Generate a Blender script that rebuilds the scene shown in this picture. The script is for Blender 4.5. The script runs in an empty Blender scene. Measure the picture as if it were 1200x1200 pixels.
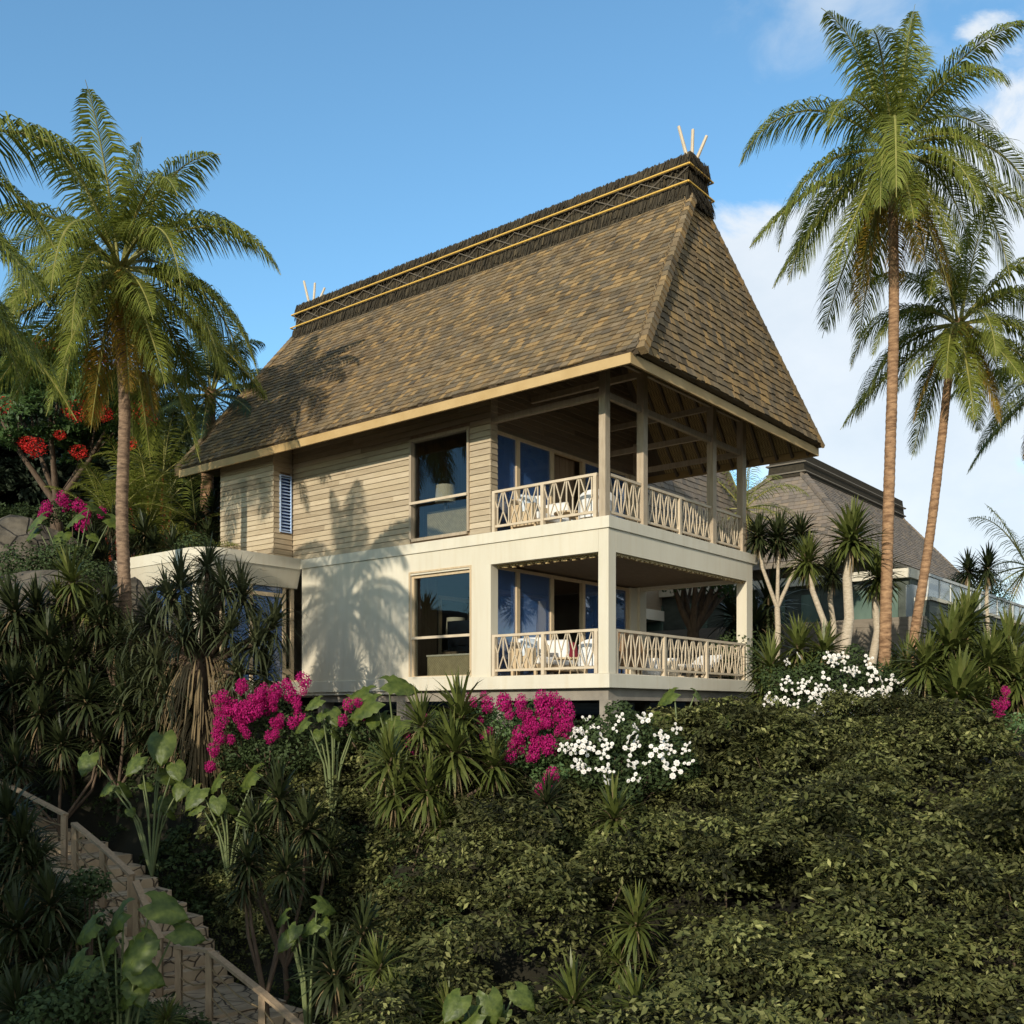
import bpy, math, random
import numpy as np
from mathutils import Vector, Matrix
R = math.radians
random.seed(7); rng = np.random.default_rng(7)
sc = bpy.context.scene
COL = sc.collection

# ------------------------------------------------------------------ geometry of the place
HZ, FOC = 833.0, 1186.0                       # horizon row and focal length of the photo, used to survey positions
EX = np.array([0.77723252, -0.62921349]); EY = np.array([0.62921349, 0.77723252])
C0 = np.array([1.953, 20.5])                  # corner of the villa
ROT = math.atan2(EX[1], EX[0])
def HL(x, y, z=0.0):                          # villa axes -> world
    w = C0 + x*EX + y*EY
    return Vector((w[0], w[1], z))
def at(px, py, D):                            # surveyed point at distance D
    return Vector(((px-600)/FOC*D, D, (HZ-py)/FOC*D))

# ------------------------------------------------------------------ materials
MATS = {}
def nodes(name):
    m = bpy.data.materials.new(name); m.use_nodes = True
    nt = m.node_tree; nt.nodes.clear()
    return m, nt, nt.nodes, nt.links
def N(nt, t, **kw):
    n = nt.nodes.new(t)
    for k, v in kw.items():
        if k in n.inputs: n.inputs[k].default_value = v
        else: setattr(n, k, v)
    return n
def mat(name, c1, c2=None, rough=.8, scale=4, stretch=(1,1,1), bump=.0, bscale=30, island=None, transl=0, spec=.3, metal=0, detail=4, tone=None, streak=0):
    """c1..c2 mixed by stretched noise; island: extra colours picked per loose piece"""
    m, nt, ns, ln = nodes(name)
    out = N(nt, 'ShaderNodeOutputMaterial'); b = N(nt, 'ShaderNodeBsdfPrincipled')
    b.inputs['Roughness'].default_value = rough; b.inputs['Specular IOR Level'].default_value = spec; b.inputs['Metallic'].default_value = metal
    tc = N(nt, 'ShaderNodeTexCoord'); mp = N(nt, 'ShaderNodeMapping'); mp.inputs['Scale'].default_value = stretch
    ln.new(tc.outputs['Object'], mp.inputs['Vector'])
    nz = N(nt, 'ShaderNodeTexNoise'); nz.inputs['Scale'].default_value = scale; nz.inputs['Detail'].default_value = detail
    ln.new(mp.outputs[0], nz.inputs['Vector'])
    rp = N(nt, 'ShaderNodeValToRGB'); c2 = c2 or c1
    rp.color_ramp.elements[0].position = .3; rp.color_ramp.elements[1].position = .7
    rp.color_ramp.elements[0].color = (*c1, 1); rp.color_ramp.elements[1].color = (*c2, 1)
    ln.new(nz.outputs['Fac'], rp.inputs[0]); col = rp.outputs[0]
    if island:
        g = N(nt, 'ShaderNodeNewGeometry'); r2 = N(nt, 'ShaderNodeValToRGB'); e = r2.color_ramp.elements
        while len(e) < len(island): e.new(.5)
        for i, c in enumerate(island):
            e[i].position = i/(len(island)-1); e[i].color = (*c, 1)
        ln.new(g.outputs['Random Per Island'], r2.inputs[0])
        mx = N(nt, 'ShaderNodeMix', data_type='RGBA'); mx.inputs[0].default_value = .62
        ln.new(col, mx.inputs[6]); ln.new(r2.outputs[0], mx.inputs[7]); col = mx.outputs[2]
    if tone:
        at_ = N(nt, 'ShaderNodeAttribute', attribute_name='tone'); r3 = N(nt, 'ShaderNodeValToRGB')
        r3.color_ramp.elements[0].color = (tone[0],)*3+(1,); r3.color_ramp.elements[1].color = (tone[1],tone[1],tone[1]*.85,1)
        ln.new(at_.outputs['Fac'], r3.inputs[0]); m3 = N(nt, 'ShaderNodeMix', data_type='RGBA', blend_type='MULTIPLY'); m3.inputs[0].default_value = 1
        ln.new(col, m3.inputs[6]); ln.new(r3.outputs[0], m3.inputs[7]); col = m3.outputs[2]
    if streak:
        mp2 = N(nt, 'ShaderNodeMapping'); mp2.inputs['Scale'].default_value = (5,5,.35); ln.new(tc.outputs['Object'], mp2.inputs['Vector'])
        n2 = N(nt, 'ShaderNodeTexNoise'); n2.inputs['Scale'].default_value = 1.6; n2.inputs['Detail'].default_value = 9; n2.inputs['Roughness'].default_value = .65; ln.new(mp2.outputs[0], n2.inputs['Vector'])
        r4 = N(nt, 'ShaderNodeValToRGB'); r4.color_ramp.elements[0].position = .30; r4.color_ramp.elements[1].position = .52; k_ = 1-streak
        r4.color_ramp.elements[0].color = (k_,k_*.97,k_*.92,1); r4.color_ramp.elements[1].color = (1,1,1,1); ln.new(n2.outputs['Fac'], r4.inputs[0])
        m4 = N(nt, 'ShaderNodeMix', data_type='RGBA', blend_type='MULTIPLY'); m4.inputs[0].default_value = 1
        ln.new(col, m4.inputs[6]); ln.new(r4.outputs[0], m4.inputs[7]); col = m4.outputs[2]
    ln.new(col, b.inputs['Base Color'])
    if bump:
        nb = N(nt, 'ShaderNodeTexNoise'); nb.inputs['Scale'].default_value = bscale; nb.inputs['Detail'].default_value = 5
        ln.new(mp.outputs[0], nb.inputs['Vector'])
        bp = N(nt, 'ShaderNodeBump'); bp.inputs['Strength'].default_value = bump; bp.inputs['Distance'].default_value = .02
        ln.new(nb.outputs['Fac'], bp.inputs['Height']); ln.new(bp.outputs[0], b.inputs['Normal'])
    sh = b.outputs[0]
    if transl:
        t = N(nt, 'ShaderNodeBsdfTranslucent'); ln.new(col, t.inputs['Color'])
        ms = N(nt, 'ShaderNodeMixShader'); ms.inputs[0].default_value = transl
        ln.new(sh, ms.inputs[1]); ln.new(t.outputs[0], ms.inputs[2]); sh = ms.outputs[0]
    ln.new(sh, out.inputs[0]); MATS[name] = m
    return m
def glass(name, tint=(1,1,1), refl=1.0, base=.08, body=None, bodyk=.5):
    m, nt, ns, ln = nodes(name)
    out = N(nt, 'ShaderNodeOutputMaterial'); tr = N(nt, 'ShaderNodeBsdfTransparent'); tr.inputs[0].default_value = (*tint, 1)
    gl = N(nt, 'ShaderNodeBsdfGlossy'); gl.inputs['Roughness'].default_value = .01; gl.inputs[0].default_value = (.85,.9,1,1)
    fr = N(nt, 'ShaderNodeFresnel'); fr.inputs[0].default_value = 1.5
    mu = N(nt, 'ShaderNodeMath', operation='MULTIPLY_ADD'); mu.inputs[1].default_value = refl; mu.inputs[2].default_value = base
    mu.use_clamp = True
    ge = N(nt, 'ShaderNodeNewGeometry'); fx = N(nt, 'ShaderNodeMath', operation='SUBTRACT'); fx.inputs[0].default_value = 1
    ln.new(ge.outputs['Backfacing'], fx.inputs[1]); ml = N(nt, 'ShaderNodeMath', operation='MULTIPLY'); ln.new(fr.outputs[0], ml.inputs[0]); ln.new(fx.outputs[0], ml.inputs[1])
    ln.new(ml.outputs[0], mu.inputs[0])
    ms = N(nt, 'ShaderNodeMixShader'); ln.new(mu.outputs[0], ms.inputs[0]); ln.new(tr.outputs[0], ms.inputs[1]); ln.new(gl.outputs[0], ms.inputs[2])
    sh = ms.outputs[0]
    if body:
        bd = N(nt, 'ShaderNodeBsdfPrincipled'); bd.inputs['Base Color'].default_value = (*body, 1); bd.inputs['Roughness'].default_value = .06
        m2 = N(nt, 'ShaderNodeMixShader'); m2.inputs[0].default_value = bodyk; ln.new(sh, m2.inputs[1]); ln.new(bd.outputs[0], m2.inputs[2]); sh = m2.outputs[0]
    ln.new(sh, out.inputs[0]); MATS[name] = m
    return m
def woven(name, a, b_, scale=18):
    m, nt, ns, ln = nodes(name)
    out = N(nt, 'ShaderNodeOutputMaterial'); b = N(nt, 'ShaderNodeBsdfPrincipled'); b.inputs['Roughness'].default_value = .75
    tc = N(nt, 'ShaderNodeTexCoord'); ck = N(nt, 'ShaderNodeTexChecker'); ck.inputs['Scale'].default_value = scale
    ck.inputs[1].default_value = (*a, 1); ck.inputs[2].default_value = (*b_, 1)
    nz = N(nt, 'ShaderNodeTexNoise'); nz.inputs['Scale'].default_value = 9
    ln.new(tc.outputs['Object'], ck.inputs[0]); ln.new(tc.outputs['Object'], nz.inputs['Vector'])
    mx = N(nt, 'ShaderNodeMix', data_type='RGBA', blend_type='MULTIPLY'); mx.inputs[0].default_value = .5
    ln.new(ck.outputs[0], mx.inputs[6]); ln.new(nz.outputs[0], mx.inputs[7])
    ln.new(mx.outputs[2], b.inputs['Base Color'])
    bp = N(nt, 'ShaderNodeBump'); bp.inputs['Strength'].default_value = .5; bp.inputs['Distance'].default_value = .02
    ln.new(ck.outputs[1], bp.inputs['Height']); ln.new(bp.outputs[0], b.inputs['Normal'])
    ln.new(b.outputs[0], out.inputs[0]); MATS[name] = m
def cracked(name, c1, c2, vs=2.2):
    m, nt, ns, ln = nodes(name)
    out = N(nt, 'ShaderNodeOutputMaterial'); b = N(nt, 'ShaderNodeBsdfPrincipled'); b.inputs['Roughness'].default_value = .9
    tc = N(nt, 'ShaderNodeTexCoord')
    nz = N(nt, 'ShaderNodeTexNoise'); nz.inputs['Scale'].default_value = 3; nz.inputs['Detail'].default_value = 8
    ln.new(tc.outputs['Object'], nz.inputs['Vector'])
    ad = N(nt, 'ShaderNodeMix', data_type='RGBA'); ad.inputs[0].default_value = .12
    ln.new(tc.outputs['Object'], ad.inputs[6]); ln.new(nz.outputs['Color'], ad.inputs[7])
    vo = N(nt, 'ShaderNodeTexVoronoi', feature='DISTANCE_TO_EDGE'); vo.inputs['Scale'].default_value = vs
    ln.new(ad.outputs[2], vo.inputs['Vector'])
    r1 = N(nt, 'ShaderNodeValToRGB'); r1.color_ramp.elements[0].position = 0; r1.color_ramp.elements[1].position = .045
    r1.color_ramp.elements[0].color = (.12,.12,.12,1); ln.new(vo.outputs[0], r1.inputs[0])
    r2 = N(nt, 'ShaderNodeValToRGB'); r2.color_ramp.elements[0].color = (*c1,1); r2.color_ramp.elements[1].color = (*c2,1)
    r2.color_ramp.elements[0].position = .3; r2.color_ramp.elements[1].position = .7
    ln.new(nz.outputs['Fac'], r2.inputs[0])
    mx = N(nt, 'ShaderNodeMix', data_type='RGBA', blend_type='MULTIPLY'); mx.inputs[0].default_value = 1
    ln.new(r2.outputs[0], mx.inputs[6]); ln.new(r1.outputs[0], mx.inputs[7]); ln.new(mx.outputs[2], b.inputs['Base Color'])
    ma = N(nt, 'ShaderNodeMath', operation='ADD'); ln.new(r1.outputs[0], ma.inputs[0]); ln.new(nz.outputs['Fac'], ma.inputs[1])
    bp = N(nt, 'ShaderNodeBump'); bp.inputs['Strength'].default_value = .8; bp.inputs['Distance'].default_value = .05
    ln.new(ma.outputs[0], bp.inputs['Height']); ln.new(bp.outputs[0], b.inputs['Normal'])
    ln.new(b.outputs[0], out.inputs[0]); MATS[name] = m

mat('shingle', (.115,.082,.046), (.22,.16,.085), .9, .9, (1,1,1), .5, 40, island=[(.05,.042,.032),(.24,.165,.08),(.11,.095,.07),(.42,.26,.10),(.07,.064,.054),(.27,.20,.12),(.14,.09,.045)], spec=.1)
mat('shingle_grey', (.12,.095,.065), (.21,.165,.115), .85, 3, (1,1,1), .5, 40, island=[(.10,.09,.08),(.24,.19,.14),(.16,.14,.12),(.28,.21,.14),(.18,.15,.13)])
mat('thatch', (.025,.021,.015), (.075,.06,.038), .95, 8, (1,1,1), .3, 60, island=[(.014,.012,.009),(.07,.055,.035),(.03,.026,.018),(.12,.09,.05)], spec=.1)
mat('rope_gold', (.62,.36,.06), (.72,.45,.10), .6, 30)
mat('lattice', (.16,.13,.10), (.2,.17,.12), .8)
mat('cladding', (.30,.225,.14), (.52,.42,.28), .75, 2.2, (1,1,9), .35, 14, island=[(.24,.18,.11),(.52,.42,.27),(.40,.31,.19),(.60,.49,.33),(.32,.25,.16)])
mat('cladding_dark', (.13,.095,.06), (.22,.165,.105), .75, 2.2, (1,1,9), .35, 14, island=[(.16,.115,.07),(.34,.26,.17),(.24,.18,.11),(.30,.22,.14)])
mat('fascia', (.42,.275,.11), (.50,.34,.15), .6, 2, (1,1,1), .15, 20)
mat('post_wood', (.34,.265,.175), (.44,.35,.24), .7, 3, (6,6,1), .2, 20)
mat('rail_wood', (.50,.40,.27), (.60,.49,.34), .65, 4, (1,1,1), .1, 20)
mat('stucco', (.58,.52,.39), (.65,.585,.445), .85, .9, (1,1,.5), .08, 60, detail=8, streak=.05)
mat('stucco_edge', (.59,.535,.41), (.65,.59,.455), .8, 2, (1,1,1), .05, 60, streak=.05)
mat('concrete_dark', (.22,.19,.15), (.30,.26,.20), .9, 3, bump=.2)
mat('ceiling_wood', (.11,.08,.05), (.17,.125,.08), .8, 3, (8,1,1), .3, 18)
mat('frame_wood', (.48,.36,.21), (.58,.44,.27), .6, 3, (5,5,1), .1, 20)
mat('dark_frame', (.03,.03,.03), (.045,.04,.04), .5)
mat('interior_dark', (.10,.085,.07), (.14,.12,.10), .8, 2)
mat('interior_wood', (.20,.13,.075), (.28,.19,.11), .7, 2, (10,10,.6), .1, 18)
mat('fabric_white', (.72,.70,.65), (.80,.78,.73), .9, 5, bump=.2)
mat('fabric_blue', (.42,.50,.55), (.70,.72,.72), .9, 6, (1,6,1))
mat('fabric_red', (.22,.02,.03), (.30,.03,.05), .9, 5)
mat('screen_black', (.006,.006,.007), (.008,.008,.009), .15, spec=.5)
mat('lamp_shade', (.62,.52,.36), (.68,.58,.42), .9)
mat('floor_tile', (.55,.47,.35), (.62,.54,.42), .5, 3)
mat('wicker', (.14,.075,.035), (.22,.13,.06), .7, 40, bump=.5)
mat('louvre_blue', (.42,.56,.80), (.48,.62,.85), .4)
mat('louvre_glass', (.03,.07,.22), (.05,.10,.28), .15, spec=.6)
mat('curtain', (.60,.58,.52), (.72,.70,.64), .9, 3, (10,10,.2))
mat('plaster_grey', (.5,.5,.46), (.62,.62,.57), .8)
woven('mat_weave', (.62,.44,.19), (.30,.20,.08), 26)
mat('rafter_wood', (.15,.11,.075), (.21,.16,.11), .8, 3)
woven('rattan', (.66,.50,.26), (.50,.37,.18), 30)
glass('glass', (.70,.78,.88), 2.0, .10, (.07,.15,.34), .55)  # blue body colour stands in for sky reflected in the panes
glass('window_glass', (.75,.78,.78), 1.2, .0)
glass('balustrade_glass', (.85,.88,.86), .5, .02, (.42,.45,.42), .45)
cracked('rock', (.055,.045,.03), (.14,.115,.08), 1.6)
cracked('stair_stone', (.36,.265,.16), (.54,.41,.26), 3.2)
cracked('boulder', (.045,.042,.02), (.15,.12,.075), .8)
mat('green_stone', (.045,.052,.042), (.10,.115,.09), .7, 1.6, (1,1,2), .4, 12)
mat('green_pane', (.06,.10,.075), (.16,.22,.17), .25, 1.2, (1,1,.5), spec=.6)
mat('terrace_wood', (.17,.14,.10), (.23,.19,.14), .8, 2, (1,1,8), .1)
mat('stair_rail', (.28,.20,.12), (.40,.29,.18), .75, 4, (5,5,1), .2)
mat('rope', (.20,.14,.07), (.26,.19,.10), .9)
mat('ground', (.010,.009,.005), (.024,.021,.010), .95, .8, bump=.6, bscale=3, detail=8)
mat('moss', (.05,.06,.010), (.11,.12,.025), .95, 3, bump=.5, bscale=20)
mat('sea', (.012,.045,.09), (.016,.055,.10), .12, .5, spec=.5, bump=.2, bscale=.8)
mat('palm_trunk', (.15,.08,.04), (.42,.25,.13), .9, 3.5, (1.5,1.5,5), .9, 9)
mat('palm_trunk_grey', (.11,.07,.045), (.32,.21,.13), .9, 3.5, (1.5,1.5,5), .9, 9)
mat('pale_trunk', (.36,.29,.20), (.52,.43,.31), .85, 6, (2,2,5), .4, 20)
mat('bark', (.075,.05,.032), (.14,.095,.06), .9, 6, (3,3,1), .5, 20)
G = [(.075,.095,.012),(.19,.21,.03),(.13,.155,.02),(.30,.31,.06),(.095,.115,.018)]
mat('frond', (.11,.135,.02), (.22,.24,.045), .5, 2, island=G, transl=.35, spec=.2)
mat('frond_yellow', (.40,.26,.03), (.30,.22,.035), .5, 2, island=[(.55,.30,.03),(.25,.20,.03),(.45,.20,.02),(.18,.17,.03)], transl=.3)
mat('frond_dark', (.03,.055,.018), (.06,.09,.025), .45, 2, island=[(.02,.04,.012),(.06,.09,.025),(.04,.065,.02)], transl=.2, spec=.5)
mat('rachis', (.20,.20,.05), (.30,.26,.07), .5)
mat('red_stalk', (.22,.03,.012), (.28,.05,.015), .5)
mat('coconut', (.42,.26,.03), (.52,.34,.05), .45, 6)
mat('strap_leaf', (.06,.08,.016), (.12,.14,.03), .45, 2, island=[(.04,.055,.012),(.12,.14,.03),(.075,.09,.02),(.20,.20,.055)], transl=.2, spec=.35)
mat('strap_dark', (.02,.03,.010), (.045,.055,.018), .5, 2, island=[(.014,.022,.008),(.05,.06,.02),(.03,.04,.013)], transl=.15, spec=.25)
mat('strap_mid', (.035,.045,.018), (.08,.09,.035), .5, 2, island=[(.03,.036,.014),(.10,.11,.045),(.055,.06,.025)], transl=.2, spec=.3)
mat('dead_leaf', (.11,.08,.04), (.22,.16,.08), .9, 3, island=[(.07,.05,.025),(.24,.17,.08),(.14,.10,.05)])
mat('thicket_leaf', (.032,.036,.010), (.09,.092,.032), .7, .9, island=[(.014,.018,.006),(.075,.078,.028),(.036,.04,.014),(.18,.17,.075)], transl=.12, spec=.15, tone=(.22,2.5))
mat('bush_leaf', (.03,.038,.008), (.06,.07,.016), .7, 1, island=[(.015,.035,.010),(.06,.10,.03),(.035,.06,.018)], transl=.15)
mat('bright_leaf', (.07,.13,.04), (.12,.20,.07), .5, 1, island=[(.06,.11,.03),(.16,.24,.09),(.10,.16,.05)], transl=.25)
mat('tree_leaf', (.035,.075,.015), (.09,.14,.03), .5, 1, island=[(.025,.06,.015),(.08,.14,.04),(.05,.09,.025)], transl=.25)
mat('far_leaf', (.02,.032,.015), (.035,.05,.022), .7, .4, island=[(.012,.022,.010),(.04,.055,.025),(.025,.035,.016)], transl=.1)
mat('ear_leaf', (.04,.065,.010), (.15,.185,.035), .45, 3.5, (1,1,1), .3, 8, transl=.3, spec=.35)
mat('ear_stalk', (.10,.13,.05), (.16,.18,.07), .5)
mat('magenta', (.32,.006,.09), (.45,.012,.14), .8, 4, island=[(.20,.003,.05),(.58,.03,.22),(.36,.010,.11)], transl=.25, spec=.1)
mat('red_flower', (.62,.015,.015), (.75,.03,.02), .7, 4, island=[(.5,.01,.01),(.8,.05,.03)], transl=.25)
mat('rose_white', (.80,.76,.68), (.88,.85,.78), .7, 8, island=[(.86,.80,.70),(.9,.88,.82),(.84,.74,.66)], transl=.2)

# ------------------------------------------------------------------ mesh helpers
class MB:
    def __init__(s): s.v = []; s.f = []; s.n = 0
    def add(s, verts, faces):
        verts = np.asarray(verts, float); s.v.append(verts)
        faces = np.asarray(faces, int)
        s.f.append(faces + s.n); s.n += len(verts)
    def box(s, x0, x1, y0, y1, z0, z1, M=None):
        v = np.array([[x,y,z] for z in (z0,z1) for y in (y0,y1) for x in (x0,x1)], float)
        if M is not None: v = v @ np.array(M.to_3x3()).T + np.array(M.translation)
        s.add(v, [[0,2,3,1],[4,5,7,6],[0,1,5,4],[2,6,7,3],[0,4,6,2],[1,3,7,5]])
    def hexa(s, p):     # 8 points: bottom 4 (ccw), top 4
        s.add(p, [[0,3,2,1],[4,5,6,7],[0,1,5,4],[1,2,6,5],[2,3,7,6],[3,0,4,7]])
    def beam(s, p, q, w, h, up=(0,0,1)):
        p = Vector(p); q = Vector(q); d = (q-p).normalized(); up = Vector(up)
        r = d.cross(up)
        if r.length < 1e-4: r = d.cross(Vector((0,1,0)))
        r.normalize(); u = r.cross(d).normalized(); a = r*w/2; b = u*h/2
        s.hexa([p-a-b, p+a-b, q+a-b, q-a-b, p-a+b, p+a+b, q+a+b, q-a+b])
    def tube(s, pts, rad, k=8, bumps=0, cap=True):
        pts = [Vector(p) for p in pts]; n = len(pts)
        rad = [rad]*n if isinstance(rad, (int, float)) else rad
        V = []; ref = Vector((1,0,0))
        for i, p in enumerate(pts):
            d = (pts[min(i+1,n-1)] - pts[max(i-1,0)]).normalized()
            a = d.cross(ref)
            if a.length < .2: a = d.cross(Vector((0,1,0)))
            a.normalize(); b = d.cross(a)
            for j in range(k):
                t = 2*math.pi*j/k; V.append(p + (a*math.cos(t) + b*math.sin(t))*rad[i])
        F = [[i*k+j, i*k+(j+1)%k, (i+1)*k+(j+1)%k, (i+1)*k+j] for i in range(n-1) for j in range(k)]
        s.add([tuple(v) for v in V], F)
        if cap:
            for i in (0, n-1):
                c = [tuple(V[i*k+j]) for j in range(k)] + [tuple(pts[i])]
                s.add(c, [[j, (j+1)%k, k, k] for j in range(k)] if False else [[j, (j+1)%k, k] for j in range(k)])
    def ball(s, c, r, k=8, m=5, sc_=(1,1,1)):
        V = []; F = []
        for i in range(m+1):
            ph = math.pi*i/m
            for j in range(k):
                t = 2*math.pi*j/k
                V.append((c[0]+r*sc_[0]*math.sin(ph)*math.cos(t), c[1]+r*sc_[1]*math.sin(ph)*math.sin(t), c[2]+r*sc_[2]*math.cos(ph)))
        F = [[i*k+j, (i+1)*k+j, (i+1)*k+(j+1)%k, i*k+(j+1)%k] for i in range(m) for j in range(k)]
        s.add(V, F)
    def mesh(s, name, m, smooth=False):
        me = bpy.data.meshes.new(name)
        if s.n:
            V = np.concatenate(s.v).astype(np.float32)
            me.vertices.add(len(V)); me.vertices.foreach_set('co', V.ravel())
            tot = np.concatenate([np.full(len(f), f.shape[1]) for f in s.f]); li = np.concatenate([f.ravel() for f in s.f])
            me.loops.add(len(li)); me.loops.foreach_set('vertex_index', li.astype(np.int32))
            me.polygons.add(len(tot)); st = np.concatenate([[0], np.cumsum(tot)[:-1]])
            me.polygons.foreach_set('loop_start', st.astype(np.int32))
            me.polygons.foreach_set('use_smooth', np.full(len(tot), bool(smooth)))
            me.update(calc_edges=True); me.validate()
        me.materials.append(MATS[m] if isinstance(m, str) else m)
        return me
    def build(s, name, m, parent=None, smooth=False, bevel=0):
        o = link(name, s.mesh(name, m, smooth), parent)
        if bevel:
            b = o.modifiers.new('b', 'BEVEL'); b.width = bevel; b.segments = 2; b.limit_method = 'ANGLE'; b.angle_limit = R(50)
        return o
def link(name, data, parent=None, loc=None):
    o = bpy.data.objects.new(name, data); COL.objects.link(o)
    if parent: o.parent = parent
    if loc is not None: o.location = loc
    return o
def tag(o, label=None, cat=None, group=None, kind=None):
    if label: o['label'] = label
    if cat: o['category'] = cat
    if group: o['group'] = group
    if kind: o['kind'] = kind
    return o
def thing(name, label, cat, loc=(0,0,0), rz=0, group=None):
    o = link(name, None, loc=loc); o.rotation_euler.z = rz
    o.empty_display_size = .2
    return tag(o, label, cat, group)
def plain(f):
    M_ = MB(); f(M_); return M_

# ------------------------------------------------------------------ terrain
SUN = np.array([-.42, -.9075])                       # horizontal direction towards the sun
CTRL = np.array([
 (-30,0,-11),(0,0,-8.5),(30,0,-9),(-10,8,-7.4),(0,8,-6.6),(9,8,-6.3),(20,8,-7),
 (-8,13,-6.6),(-4,12.5,-6.3),(-.8,14,-4.6),(0,12,-5.1),(5,12,-4.9),(10,12,-4.9),(15,12,-5.5),
 (-11.4,21.4,-2.7),(-10.6,21.0,-2.9),(-8.9,19.6,-3.4),(-7.5,18.3,-3.7),(-6.65,17.6,-4.25),(-5.9,17.0,-5.15),(-5.2,16.2,-5.15),(-4.6,15.7,-5.2),(-3.6,14.8,-5.7),(-2.7,14,-6.0),(-1.2,13,-5.2),
 (-4.9,19.4,-3.3),(-4.2,18.2,-3.9),(-3.2,16,-4.7),(-7,20.5,-2.6),(-4,19.5,-2.7),(-5.4,18.8,-4.1),(-6.4,19.3,-3.7),
 (0,16,-3.4),(5,16,-3.2),(10,16,-3.2),(15,16,-3.4),(-1,18,-1.9),(-3,19.8,-1.4),(-5,20.6,-1.5),
 (2,20,-1.35),(4,21,-1.2),(-3,21.5,-1.3),(-6,23,-.9),(8,21,-1.1),(12,21,-1.3),(18,21,-1.5),
 (-8.2,21.7,-.9),(-10.5,22.8,.6),(-13,23.3,1.5),(-9,23.2,.5),(-6.5,21.4,-1.3),(-7.5,22.4,-.2),(-12,24.5,1.3),(-8,24.6,-.1),(-16,23,.2),
 (-10,26.5,1.2),(-13,26.5,3.0),(-16,26,3.4),(-8.6,28.5,.3),(-12,30.5,4.2),(-15,31,5.7),(-20,31,6.0),(-10.5,33,4),
 (-3.5,33,.3),(2,30,.0),(0,25,-.4),(5,25,-.3),(7,27,.1),(-5,28,.0),
 (9,25,.2),(11,28,1.2),(14,26,.2),(15,30,1.5),(20,27,.0),(8,31,1.0),
 (-6,42,5),(-20,45,8),(-35,50,14),(-38,70,26),(-20,75,15),(-50,60,22),(5,45,2.0),(15,50,2),(30,45,0),(45,45,-6),(0,75,6),(30,80,-4),(60,80,-25),(-10,95,12),
 (-60,20,8),(-30,15,-4),(60,20,-25),(40,0,-20),(0,-30,-20),(-40,-30,-18),(60,-30,-30)], float)
STEPS = np.array([(-12.2,22.3,-2.1),(-10.6,21.1,-2.5),(-8.76,19.8,-3.02),(-8.40,19.45,-3.18),(-7.5,18.55,-3.50),(-6.72,17.85,-3.88),(-6.55,17.65,-4.02),(-5.92,17.0,-4.80),(-5.40,16.4,-4.82),(-4.74,15.85,-4.76),(-3.70,15.0,-5.18),(-2.75,14.2,-5.62)])+np.array([.42,.38,0])
def Gz(X, Y):
    X = np.asarray(X, float); Y = np.asarray(Y, float); sh = X.shape
    X = X.ravel(); Y = Y.ravel()
    d2 = (X[:,None]-CTRL[:,0])**2 + (Y[:,None]-CTRL[:,1])**2 + .35
    w = d2**-2.0
    z = (w*CTRL[:,2]).sum(1)/w.sum(1)
    z = z + .07*np.sin(X*1.7+Y*.6)*np.sin(Y*1.3-X*.4)
    dm = np.full(z.shape, 99.); pz = np.zeros(z.shape)              # cut the stairs into the slope
    for a, c in zip(STEPS[:-1], STEPS[1:]):
        v = c[:2]-a[:2]; t_ = np.clip(((X-a[0])*v[0]+(Y-a[1])*v[1])/(v@v), 0, 1); d = np.hypot(X-a[0]-t_*v[0], Y-a[1]-t_*v[1])
        m = d < dm; dm = np.where(m, d, dm); pz = np.where(m, a[2]+t_*(c[2]-a[2]), pz)
    k = np.clip((dm-.75)/1.1, 0, 1); k = k*k*(3-2*k); z = (pz-.32)*(1-k)+z*k
    return z.reshape(sh)
def gz(x, y): return float(Gz(np.array([x]), np.array([y]))[0])
def grid(name, m, xs, ys, parent=None):
    X, Y = np.meshgrid(xs, ys); Z = Gz(X, Y)
    Z = np.where((abs(X) > 110) | (Y > 150) | (Y < -70), -34, Z)
    b = MB(); nx = len(xs)
    i = np.arange(len(ys)-1)[:,None]*nx + np.arange(nx-1)[None,:]; i = i.ravel()
    b.add(np.stack([X.ravel(), Y.ravel(), Z.ravel()], 1), np.stack([i, i+1, i+1+nx, i+nx], 1))
    return b.build(name, m, parent, smooth=True)
xs = np.concatenate([np.linspace(-120,-24,24), np.linspace(-23.5,22,150), np.linspace(23,120,26)])
ys = np.concatenate([np.linspace(-80,4,20), np.linspace(4.5,38,120), np.linspace(39,160,40)])
tag(grid('ground', 'ground', xs, ys), kind='structure')
b = MB(); b.add([(-4000,-4000,-30),(4000,-4000,-30),(4000,4000,-30),(-4000,4000,-30)], [[0,1,2,3]])
tag(b.build('sea', 'sea'), kind='structure')

# ------------------------------------------------------------------ the villa
villa = thing('villa', 'two-storey cream and timber villa with steep brown shingle roof and balconies', 'house', HL(0,0,0), ROT)
YB = 6.57                                          # depth of the house
XL = -9.98
def bx(b, *a): b.box(*a)

def pieces(name, boxes, m, parent):
    for a in boxes: q = MB(); q.box(*a); q.build(name, m, parent)
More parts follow.
